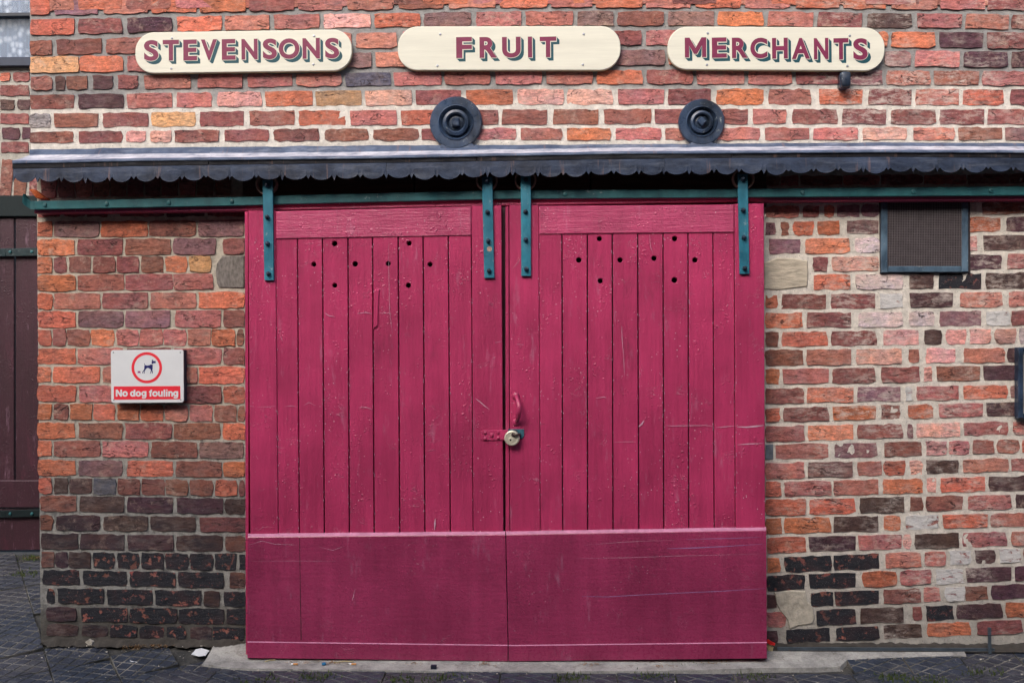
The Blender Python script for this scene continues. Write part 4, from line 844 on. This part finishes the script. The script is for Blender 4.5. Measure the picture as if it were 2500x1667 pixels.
chips(ld, LT, LB, 588, 1290, 3); chips(rd, RTX, RBX, 578, 1284, 4)
sl_p = dz(580, 400, 3.135, (1038, 1270), (1074, 1252), (1080, 1100), (1088, 960), (1062, 948), (1042, 985))
sl_ = [P(x, y, .1165) for x, y in sl_p]; cS = sum(sl_, Vector()) / 6
MB().loft([[(cS.x + (p.x - cS.x) * .7, -.1235, cS.z + (p.z - cS.z) * .9) for p in sl_], [(p.x, -.1160, p.z) for p in sl_]], True).build('splinter', PAINT, ld)
# ------------------------------------------------------------------ shop signs
def glyph(body, off, ext):
    cu = bpy.data.curves.new('t', 'FONT'); cu.body = body; cu.size = 1.0; cu.offset = off; cu.extrude = ext; cu.resolution_u = 6
    return conv(cu)
def letter(ch, x0, x1, yt, yb, dep, parent, off=0.036):
    a, b = P(x0, yb, dep), P(x1, yt, dep); W, H = b.x - a.x, b.z - a.z
    def place(vs, y, th, grow=0.0, shift=None):
        xs = [v.x for v in vs]; zs = [v.y for v in vs]; out = []
        sx = (W + 2 * grow) / (max(xs) - min(xs)); sz = (H + 2 * grow) / (max(zs) - min(zs))
        for v in vs:
            front = v.z > 0; X = a.x - grow + (v.x - min(xs)) * sx; Z = a.z - grow + (v.y - min(zs)) * sz
            if shift and not front: X += shift[0]; Z += shift[1]
            out.append((X, y if front else y + th, Z))
        return out
    if ch == 'M': (vs, fs), (vb, fb) = glyph_m(0), glyph_m(.055)
    else: (vs, fs), (vb, fb) = glyph(ch, off, .01), glyph(ch, off + .030, .01)
    mesh('letter_shade', place(vs, -dep - .0007, .0005, 0, (.0155, -.0165)), fs, LET_T, parent)
    mesh('letter_outline', place(vb, -dep - .0014, .0012, .0026), fb, CREAM, parent)
    mesh('letter', place(vs, -dep - .0019, .0016), fs, LET_M, parent)
def poly_off(pl, d):
    n = len(pl); out = []
    for i in range(n):
        a, b, c = (Vector((*pl[k % n], 0)) for k in (i - 1, i, i + 1)); e1 = (b - a).normalized(); e2 = (c - b).normalized()
        n1 = Vector((-e1.y, e1.x, 0)); n2 = Vector((-e2.y, e2.x, 0)); m = (n1 + n2); k = min(1.6, 2 / max(m.length_squared, .3)); p = b + m * k * d * .5 * (2 / 2)
        out.append((p.x, p.y))
    return out
MPOLY = [(0, 0), (0, 1), (.22, 1), (.5, .48), (.78, 1), (1, 1), (1, 0), (.80, 0), (.80, .60), (.57, .17), (.43, .17), (.20, .60), (.20, 0)]
def glyph_m(grow):
    pl = poly_off(MPOLY, grow) if grow else MPOLY; n = len(pl); lo = pl
    return [Vector((x, y, .01)) for x, y in pl] + [Vector((x, y, -.01)) for x, y in pl], [tuple(range(n))] + [tuple(range(2 * n - 1, n - 1, -1))] + [(i, i + n, (i + 1) % n + n, (i + 1) % n) for i in range(n)]
def shop_sign(label, x0, x1, yt0, yt1, yb0, yb1, letters, screws):
    dep = .030; a, b = P((x0 + x1) / 2, (yt0 + yb0 + yt1 + yb1) / 4, dep), None
    L = P(x0, (yt0 + yb0) / 2, dep); R = P(x1, (yt1 + yb1) / 2, dep); Hh = (P(x0, yt0, dep).z - P(x0, yb0, dep).z) / 2
    ang = math.atan2(R.z - L.z, R.x - L.x); W = (R - L).length / 2; c = (L + R) / 2
    s = empty('shop_sign', (c.x, -dep, c.z), label, 'sign', None)
    rot = lambda p: (c.x + p[0] * math.cos(ang) - p[1] * math.sin(ang), c.z + p[0] * math.sin(ang) + p[1] * math.cos(ang))
    plate('board', [rot(p) for p in rrect(-W, -Hh, W, Hh, Hh * .92, 12)], [], -dep, .010, CREAM, s, .003)
    plate('board_edge', [rot(p) for p in rrect(-W + .0015, -Hh + .001, W - .0015, Hh - .001, Hh * .91, 12)], [], -dep + .0095, .0175, SIGN_EDGE, s, .001)
    for ch, lx0, lx1, ly0, ly1 in letters: letter(ch, lx0, lx1, ly0, ly1, dep, s)
    for sx, sy in screws:
        q = P(sx, sy, dep); MB().lathe((q.x, 0, q.z), [(.0062, -dep - .0001), (.0052, -dep - .0025), (0, -dep - .0034)], 10).build('screw', STEEL, s)
def word(w_, spans, y0, y1): return [(ch, a, b, lerp(y0[0], y0[1], k / max(1, len(w_) - 1)), lerp(y1[0], y1[1], k / max(1, len(w_) - 1))) for k, (ch, (a, b)) in enumerate(zip(w_, spans))]
shop_sign('long cream sign board with rounded ends reading STEVENSONS', 330, 859, 80, 71, 180, 174, word('STEVENSONS', [(352, 387), (398, 437), (448, 481), (491, 530), (542, 575), (590, 629), (642, 676), (681, 731), (739, 781), (794, 828)], (98.5, 93), (150, 144)), [(420, 94), (418, 168), (767, 88.5), (765, 158)])
shop_sign('long cream sign board with rounded ends reading FRUIT', 971, 1515, 65, 65, 172, 171, word('FRUIT', [(1114, 1152), (1171, 1213), (1226, 1271), (1289, 1299), (1318, 1358)], (91, 90), (143, 141)), [(1075, 84.5), (1068, 161.5), (1425, 84), (1423, 158.5)])
shop_sign('long cream sign board with rounded ends reading MERCHANTS', 1630, 2160, 65, 70, 170, 172, word('MERCHANTS', [(1672, 1724), (1738, 1774), (1787, 1825), (1832, 1873), (1885, 1923), (1933, 1977), (1987, 2022), (2035, 2071), (2083, 2118)], (92, 94), (141.5, 147.5)), [(1728, 82), (1726, 159), (2074.5, 88), (2069, 162)])
# ------------------------------------------------------------------ round iron wall plates
def wall_plate(label, cx, cy, R, nut_rot):
    c = P(cx, cy, .02); k = R / .128
    t = empty('wall_plate', (c.x, 0, c.z), label, 'wall plate', 'round iron wall plates above the canopy')
    MB().lathe((c.x, 0, c.z), [(.128 * k, .0), (.128 * k, -.018), (.122 * k, -.025), (.088 * k, -.024), (.083 * k, -.030), (.079 * k, -.024), (.068 * k, -.008), (.065 * k, -.010), (.062 * k, -.028), (.050 * k, -.033), (.043 * k, -.027), (.040 * k, -.012), (.034 * k, -.014), (.028 * k, -.016), (0, -.017)], 44, .006).build('disc', BLACK_IRON, t)
    rws = [[(c.x + rr * math.cos(a + nut_rot), yy, c.z + rr * math.sin(a + nut_rot)) for a in [math.pi / 2 * q for q in range(4)]] for rr, yy in ((.026 * k, -.014), (.026 * k, -.034), (.020 * k, -.040))]
    MB().loft(rws, True).build('nut', BLACK_IRON, t)
wall_plate('larger round black iron wall plate under the gap left of FRUIT lettering', 1113, 300, .128, math.pi / 4)
wall_plate('smaller round black iron wall plate right of centre under the MERCHANTS sign', 1713, 298, .111, 0.0)
for cx, w_ in ((1117, 46), (1713, 42)):
    l_ = blob('lead_patch', can, [(cx - w_, 362), (cx - w_ + 6, 352), (cx - 20, 345), (cx + 20, 346), (cx + w_ - 6, 351), (cx + w_, 361)], .022, LEAD, .02)
# black capped pipe stub under the MERCHANTS sign
pp = empty('pipe_stub', P(2066, 192, .05), 'short black capped pipe end poking out under the MERCHANTS sign', 'pipe')
q = rrect(P(2055, 213, .07).x, P(2055, 213, .07).z, P(2078, 174, .07).x, P(2078, 174, .07).z, .012, 4); cxm = sum(p[0] for p in q) / len(q); czm = sum(p[1] for p in q) / len(q)
MB().loft([[(cxm + (x - cxm) * k, y, czm + (z - czm) * k) for x, z in q] for y, k in ((.02, 1.0), (-.062, 1.0), (-.070, .9), (-.073, .72))], True).build('pipe', BLACK_IRON, pp, True)
MB().loft([[(cxm + (x - cxm) * k, y, czm + (z - czm) * k) for x, z in q] for y, k in ((-.050, 1.0), (-.050, 1.08), (-.040, 1.08), (-.040, 1.0))]).build('collar', BLACK_IRON, pp)
# ------------------------------------------------------------------ dog sign
def zd(x, y): return 260 + x / 10.455, 840 + y / 10.455
dg_ = .045
def D2(x, y): p = P(*zd(x, y), dg_); return (p.x, p.z)
a, b = D2(120, 1500), D2(1962, 138)
dsg = empty('warning_sign', ((a[0] + b[0]) / 2, -dg_, (a[1] + b[1]) / 2), 'white sign on brick pier with a dog in a red ring, reading No dog fouling', 'sign')
plate('panel', rrect(a[0], a[1], b[0], b[1], .013, 6), [], -dg_, .005, WHITE, dsg, .0008)
MB().box((a[0] + .006, -dg_ + .005, a[1] + .006), (b[0] - .001, .004, b[1] - .002)).build('backing_board', m_plain('sign_backing', (.05, .055, .085), .8), dsg)
cc = D2(1028, 600); ro = D2(1418, 600)[0] - cc[0]; ri = D2(1350, 600)[0] - cc[0]; eps = .0004
plate('ring', circ(cc[0], cc[1], ro, 48), [circ(cc[0], cc[1], ri, 48)], -dg_ - .0006, .0005, RED, dsg, 0)
ba, bb = D2(190, 1415), D2(1883, 1066); plate('banner', rrect(ba[0], ba[1], bb[0], bb[1], .003, 4), [], -dg_ - .0006, .0005, RED, dsg, 0)
body = [(1133, 515), (1185, 528), (1178, 580), (1180, 620), (1168, 660), (1182, 700), (1182, 745), (1165, 745), (1160, 705), (1148, 680), (1140, 700), (1128, 745), (1110, 745), (1125, 705), (1138, 665), (1125, 640), (1085, 612), (1050, 602), (1015, 622), (990, 655), (972, 690), (972, 745), (950, 745), (958, 715), (955, 690), (935, 705), (928, 740), (908, 742), (918, 705), (940, 675), (960, 645), (968, 590), (962, 565), (980, 540), (965, 510), (962, 490), (970, 488), (985, 525), (1000, 542), (1050, 548), (1095, 538)]
head = [(1150, 500), (1160, 420), (1150, 412), (1168, 400), (1197, 387), (1185, 405), (1180, 425), (1220, 430), (1255, 432), (1262, 455), (1245, 470), (1262, 487), (1225, 485), (1200, 482), (1185, 505)]
plate('dog_body', [D2(x, y) for x, y in body], [], -dg_ - .0006, .0005, NAVY, dsg, 0); plate('dog_head', [D2(x, y) for x, y in head], [], -dg_ - .0006, .0005, NAVY, dsg, 0)
plate('dog_mess', [D2(x, y) for x, y in [(795, 738), (797, 710), (815, 700), (800, 682), (828, 692), (838, 684), (848, 695), (868, 682), (858, 705), (872, 715), (868, 738), (835, 728)]], [], -dg_ - .0006, .0005, PLUM, dsg, 0)
tm = MB(); _k = [0]
def stroke(pts, w_=44):                       # one pen stroke in the sign's own drawing units
    n = len(pts); up, dn = [], []; closed = pts[0] == pts[-1]
    for i in range(n):
        a = pts[i - 1] if i else (pts[-2] if closed else pts[0]); b = pts[i + 1] if i < n - 1 else (pts[1] if closed else pts[-1])
        dx, dy = b[0] - a[0], b[1] - a[1]; l_ = math.hypot(dx, dy) or 1; nx_, ny_ = -dy / l_ * w_ / 2, dx / l_ * w_ / 2
        up.append((pts[i][0] + nx_, pts[i][1] + ny_)); dn.append((pts[i][0] - nx_, pts[i][1] - ny_))
    yo = -dg_ - .0010 - .00004 * _k[0]; _k[0] += 1
    tm.loft([[(D2(*u)[0], yo, D2(*u)[1]), (D2(*d_)[0], yo, D2(*d_)[1])] for u, d_ in zip(up, dn)])
def oval(x0, x1, y0, y1, a0=0, a1=360): return [((x0 + x1) / 2 + (x1 - x0) / 2 * math.cos(math.radians(a)), (y0 + y1) / 2 + (y1 - y0) / 2 * math.sin(math.radians(a))) for a in [a0 + (a1 - a0) * k / 20 for k in range(21)]]
for x0, x1 in ((405, 547), (745, 884), (1168, 1312)): stroke(oval(x0 + 21, x1 - 21, 1217, 1318))
stroke([(261, 1337), (261, 1158)]); stroke([(377, 1337), (377, 1158)]); stroke([(261, 1166), (377, 1329)], 46)
stroke(oval(624, 712, 1217, 1318)); stroke([(718, 1337), (718, 1158)])
for x0 in (890, 1700): stroke(oval(x0 + 21, x0 + 108, 1217, 1312)); stroke([(x0 + 113, 1197), (x0 + 113, 1330), (x0 + 104, 1356), (x0 + 80, 1366), (x0 + 45, 1366), (x0 + 20, 1350)], 40)
stroke([(1168, 1176), (1140, 1178), (1126, 1192), (1125, 1337)], 42); stroke([(1086, 1216), (1164, 1216)], 34)
stroke([(1339, 1198), (1339, 1290), (1352, 1314), (1378, 1318), (1402, 1308), (1416, 1285)], 42); stroke([(1419, 1337), (1419, 1198)], 42)
stroke([(1480, 1337), (1480, 1158)]); stroke([(1540, 1337), (1540, 1198)]); stroke([(1540, 1184), (1540, 1156)])
stroke([(1601, 1337), (1601, 1198)], 42); stroke([(1604, 1250), (1618, 1226), (1645, 1217), (1668, 1224), (1680, 1248), (1680, 1337)], 42)
tm.build('lettering', WHITE, dsg)
for sx, sy in ((177, 212), (1883, 212), (187, 1420), (1896, 1418)): q = D2(sx, sy); MB().lathe((q[0], 0, q[1]), [(.0036, -dg_ - .0001), (.003, -dg_ - .0018), (0, -dg_ - .002)], 10).build('screw', STEEL, dsg)
# ------------------------------------------------------------------ meshed vent opening
vent = empty('vent_grille', P(2260, 580, .01), 'square vent with blue frame and fine wire mesh, high in the right hand wall', 'vent')
MB().box((P(2148, 664, 0).x, -.006, P(2200, 668, 0).z), (P(2368, 664, 0).x, .019, P(2200, 494, 0).z)).build('backing', VENTB, vent)
def vq(x0, y0, x1, y1, yf, yb): return MB().quadslab([P(x0, y1, .015), P(x1, y1, .015), P(x1, y0, .015), P(x0, y0, .015)], yf, yb, .003)
vq(2151, 494, 2167, 666, -.018, .01).build('frame_bar', BLUEFR, vent); vq(2348, 494, 2364, 664, -.018, .01).build('frame_bar', BLUEFR, vent); vq(2167.5, 650, 2347.5, 665, -.018, .01).build('frame_bar', BLUEFR, vent)
wm = MB(); xx0, xx1 = P(2164, 580, .016).x, P(2352, 580, .016).x; zz0, zz1 = P(2260, 653, .016).z, P(2260, 494, .016).z; rw = .0009; st = .0078
nx = int((xx1 - xx0) / st)
for i in range(nx + 1):
    x = xx0 + (xx1 - xx0) * i / nx; wm.prism([(x - rw, -.0125, zz0), (x + rw, -.0125, zz0), (x + rw, -.0110, zz0), (x - rw, -.0110, zz0)], (random.uniform(-.001, .001), 0, zz1 - zz0))
nz = int((zz1 - zz0) / st)
for i in range(nz + 1):
    z = zz0 + (zz1 - zz0) * i / nz; wm.prism([(xx0, -.0145, z - rw), (xx0, -.0145, z + rw), (xx0, -.0130, z + rw), (xx0, -.0130, z - rw)], (xx1 - xx0, 0, random.uniform(-.001, .001)))
wm.build('wire_mesh', WIRE, vent)['kind'] = 'stuff'
# ------------------------------------------------------------------ framed notice at the right edge
nb = empty('notice_frame', P(2560, 935, .03), 'dark metal framed notice board cut off by the right edge of the picture', 'notice board')
for x0, y0, x1, y1 in ((2487, 848, 2499.5, 1021), (2500, 848, 2640, 858), (2500, 1010, 2640, 1021), (2628, 858.5, 2640, 1009.5)):
    MB().quadslab([P(x0, y1, .045), P(x1, y1, .045), P(x1, y0, .045), P(x0, y0, .045)], -.045, -.002, .004).build('frame_bar', BLACK_IRON, nb)
MB().quadslab([P(2500, 1010, .03), P(2628, 1010, .03), P(2628, 858, .03), P(2500, 858, .03)], -.030, -.004, .001).build('panel', CREAM, nb)
# ------------------------------------------------------------------ floor iron with end stop, litter
fi = empty('floor_guide', (1.9, -.03, 0), 'thin iron guide bar with an upright end pin along the foot of right wall', 'floor guide')
gx0, gx1 = wx(1893, 1585), wx(2418, 1577)
zg = wz(2300, 1578, .04)
GI = m_plain('grey_iron', (.060, .078, .098), .5, .3)
MB().box((gx0, -.046, gz(-.04)), (gx1, -.038, gz(-.04) + .020)).build('guide_bar', GI, fi)
MB().box((wx(2412, 1560, .05), -.056, gz(-.05)), (wx(2419, 1560, .05), -.0465, wz(2415, 1531, .05))).build('end_pin', GI, fi)
def flat(name, pts, h, m, label, cat, thick=.002, bend=0.0):
    g = [G(x, y, h) for x, y in pts]; c = sum(g, Vector()) / len(g)
    g = [p + Vector((0, 0, bend * ((i % 2)))) for i, p in enumerate(g)]
    o = MB().prism(g, (0, 0, thick)).build(name, m); return tag(o, label, cat)
flat('paper_scrap', [(467, 1597), (478, 1588), (492, 1582), (511, 1591), (502, 1600), (487, 1605)], .008, WHITE, 'white paper scrap lying on the dark paving left of the doors', 'paper', .002, .006)
c = G(333, 1611, .008); el = MB(); ring = [c + Vector((.030 * math.cos(a), .024 * math.sin(a), .002 * math.sin(2 * a))) for a in [2 * math.pi * k / 18 for k in range(19)]]
tag(el.tube(ring, .0022, 6).build('elastic_band', WHITE, None, True), 'pale elastic band lying on the dark paving near the left pier', 'elastic band')
def butt(x, y, ang, label, grp='cigarette butts on the concrete strip'):
    c = G(x, y, .010); d = Vector((math.cos(ang), math.sin(ang) * .3, 0)).normalized(); t = empty('cigarette_butt', c, label, 'cigarette butt', grp)
    MB().tube([c - d * .004, c + d * .018], .0040, 8).build('filter', m_plain('cork_tip', (.62, .28, .09), .8), t); MB().tube([c - d * .004, c - d * .014], .0039, 8).build('paper_end', WHITE, t)
butt(718, 1620, 0.0, 'leftmost orange cigarette butt on the concrete below the left door'); butt(860, 1620, -.1, 'orange cigarette butt beside the dry stalk below the left door'); butt(2087, 1590, .2, 'cigarette butt on the pale concrete at the right hand wall')
c = G(791, 1621, .008); tag(MB().loft([[c + Vector((.011 * k * math.cos(a), .011 * k * math.sin(a), h)) for a in [2 * math.pi * q / 12 for q in range(12)]] for k, h in ((1, 0), (.95, .007), (.6, .009))], True).build('bottle_cap', m_plain('blue_plastic', (.02, .16, .34), .4)), 'small blue bottle cap on the concrete below the left door', 'bottle cap')
c = G(1059, 1631, .004); tag(MB().box((c.x - .013, c.y - .012, c.z), (c.x + .013, c.y + .010, c.z + .016)).build('rubber_block', m_plain('navy_rubber', (.012, .016, .035), .6)), 'small navy block on the edge of the concrete below the doors', 'block')
STRAW = m_plain('dry_straw', (.50, .42, .22), .8)
for (x0, y0, x1, y1), lb in (((646, 1614, 672, 1610), 'short dry stalk under the lower left corner of the left door'), ((815, 1616, 862, 1614), 'long dry stalk beside the cigarette butt under the left door')):
    a, b = G(x0, y0, .009), G(x1, y1, .012); tag(MB().tube([a, (a + b) / 2 + Vector((0, .004, .002)), b], .0022, 5).build('dry_stalk', STRAW), lb, 'stalk')
rl = [P(x, y, .06) for x, y in ((1872, 1562), (1876, 1560), (1884, 1566), (1893, 1570), (1891, 1575), (1880, 1573), (1873, 1569))]
tag(MB().prism(rl, (0, .008, 0)).build('red_wrapper', m_plain('red_foil', (.75, .02, .02), .5)), 'crumpled bright red wrapper at the lower right corner of the doors', 'wrapper')
tag(blob('dry_leaf', None, [(1872, 1576), (1880, 1572), (1889, 1580), (1888, 1589), (1876, 1588)], .05, STRAW, .01), 'pale dry leaf below the red wrapper at the door corner', 'leaf')
tag(blob('stone_chip', None, [(208, 1566), (215, 1561), (226, 1566), (224, 1573), (216, 1574)], .11, PATCH, .02), 'pale stone chip against the foot of the left pier', 'stone')
# loose grit and moss
rg = random.Random(5); grit = MB(); moss = MB(); lf = MB()
for k in range(900):
    x = rg.uniform(-2.6, 2.7); y = -abs(rg.gauss(0, .09)) - .02 if rg.random() < .55 else rg.uniform(-.6, -.03)
    if x < -2.4: y = rg.uniform(-.6, 1.2)
    s_ = rg.choice((.002, .003, .004, .007)); z = gz(y) + .002
    pts = [(x + rg.uniform(-s_, s_), y + rg.uniform(-s_, s_), z + rg.uniform(0, s_)) for _ in range(4)]
    grit.add(pts, [(0, 1, 2), (0, 1, 3), (1, 2, 3), (0, 2, 3)])
tag(grit.build('grit', m_plain('pale_grit', (.40, .37, .32), .9)), 'pale grit and crumbs scattered over paving and concrete', 'grit', kind='stuff')
for cx, cy, n_ in ((768, 1652, 90), (1395, 1655, 80), (1600, 1650, 60), (2190, 1655, 110), (2280, 1662, 90), (1090, 1655, 70), (980, 1660, 60), (80, 1362, 120), (60, 1400, 80), (2400, 1640, 60), (1680, 1617, 50), (640, 1660, 60), (1850, 1655, 60)):
    c = G(cx, cy, 0)
    for k in range(n_):
        x, y = c.x + rg.gauss(0, .05), c.y + rg.gauss(0, .03); h = rg.uniform(.008, .024); a = rg.uniform(0, 6.28); w_ = .004; z = gz(y) - .003
        moss.add([(x - w_ * math.cos(a), y - w_ * math.sin(a), z), (x + w_ * math.cos(a), y + w_ * math.sin(a), z), (x + rg.uniform(-.006, .006), y + rg.uniform(-.006, .006), z + h)], [(0, 1, 2)])
tag(moss.build('moss', m_plain('moss_green', (.060, .085, .022), .9, .4)), 'small green moss tufts growing in the paving joints', 'moss', kind='stuff')
for cx, cy, n_ in ((740, 1622, 26), (820, 1622, 40), (330, 1590, 70), (380, 1585, 50), (1010, 1624, 14), (1430, 1625, 16), (1620, 1630, 24), (1750, 1622, 14), (90, 1365, 60), (1180, 1624, 24), (1980, 1582, 30)):
    c = G(cx, cy, 0)
    for k in range(n_):
        x, y = c.x + rg.gauss(0, .035), min(c.y + rg.gauss(0, .012), -.03 if c.y < 0 else 9); z = gz(y) + .009; a = rg.uniform(0, 3.14); l_ = rg.uniform(.004, .012)
        lf.add([(x - l_ * math.cos(a), y - l_ * math.sin(a), z), (x + .002, y - .002, z + .003), (x + l_ * math.cos(a), y + l_ * math.sin(a), z + rg.uniform(0, .006)), (x - .002, y + .002, z + .002)], [(0, 1, 2, 3)])
tag(lf.build('leaf_litter', m_plain('dry_litter', (.26, .15, .07), .9, .45, 80)), 'brown shreds of dry leaf caught along the concrete strip', 'leaf litter', kind='stuff')
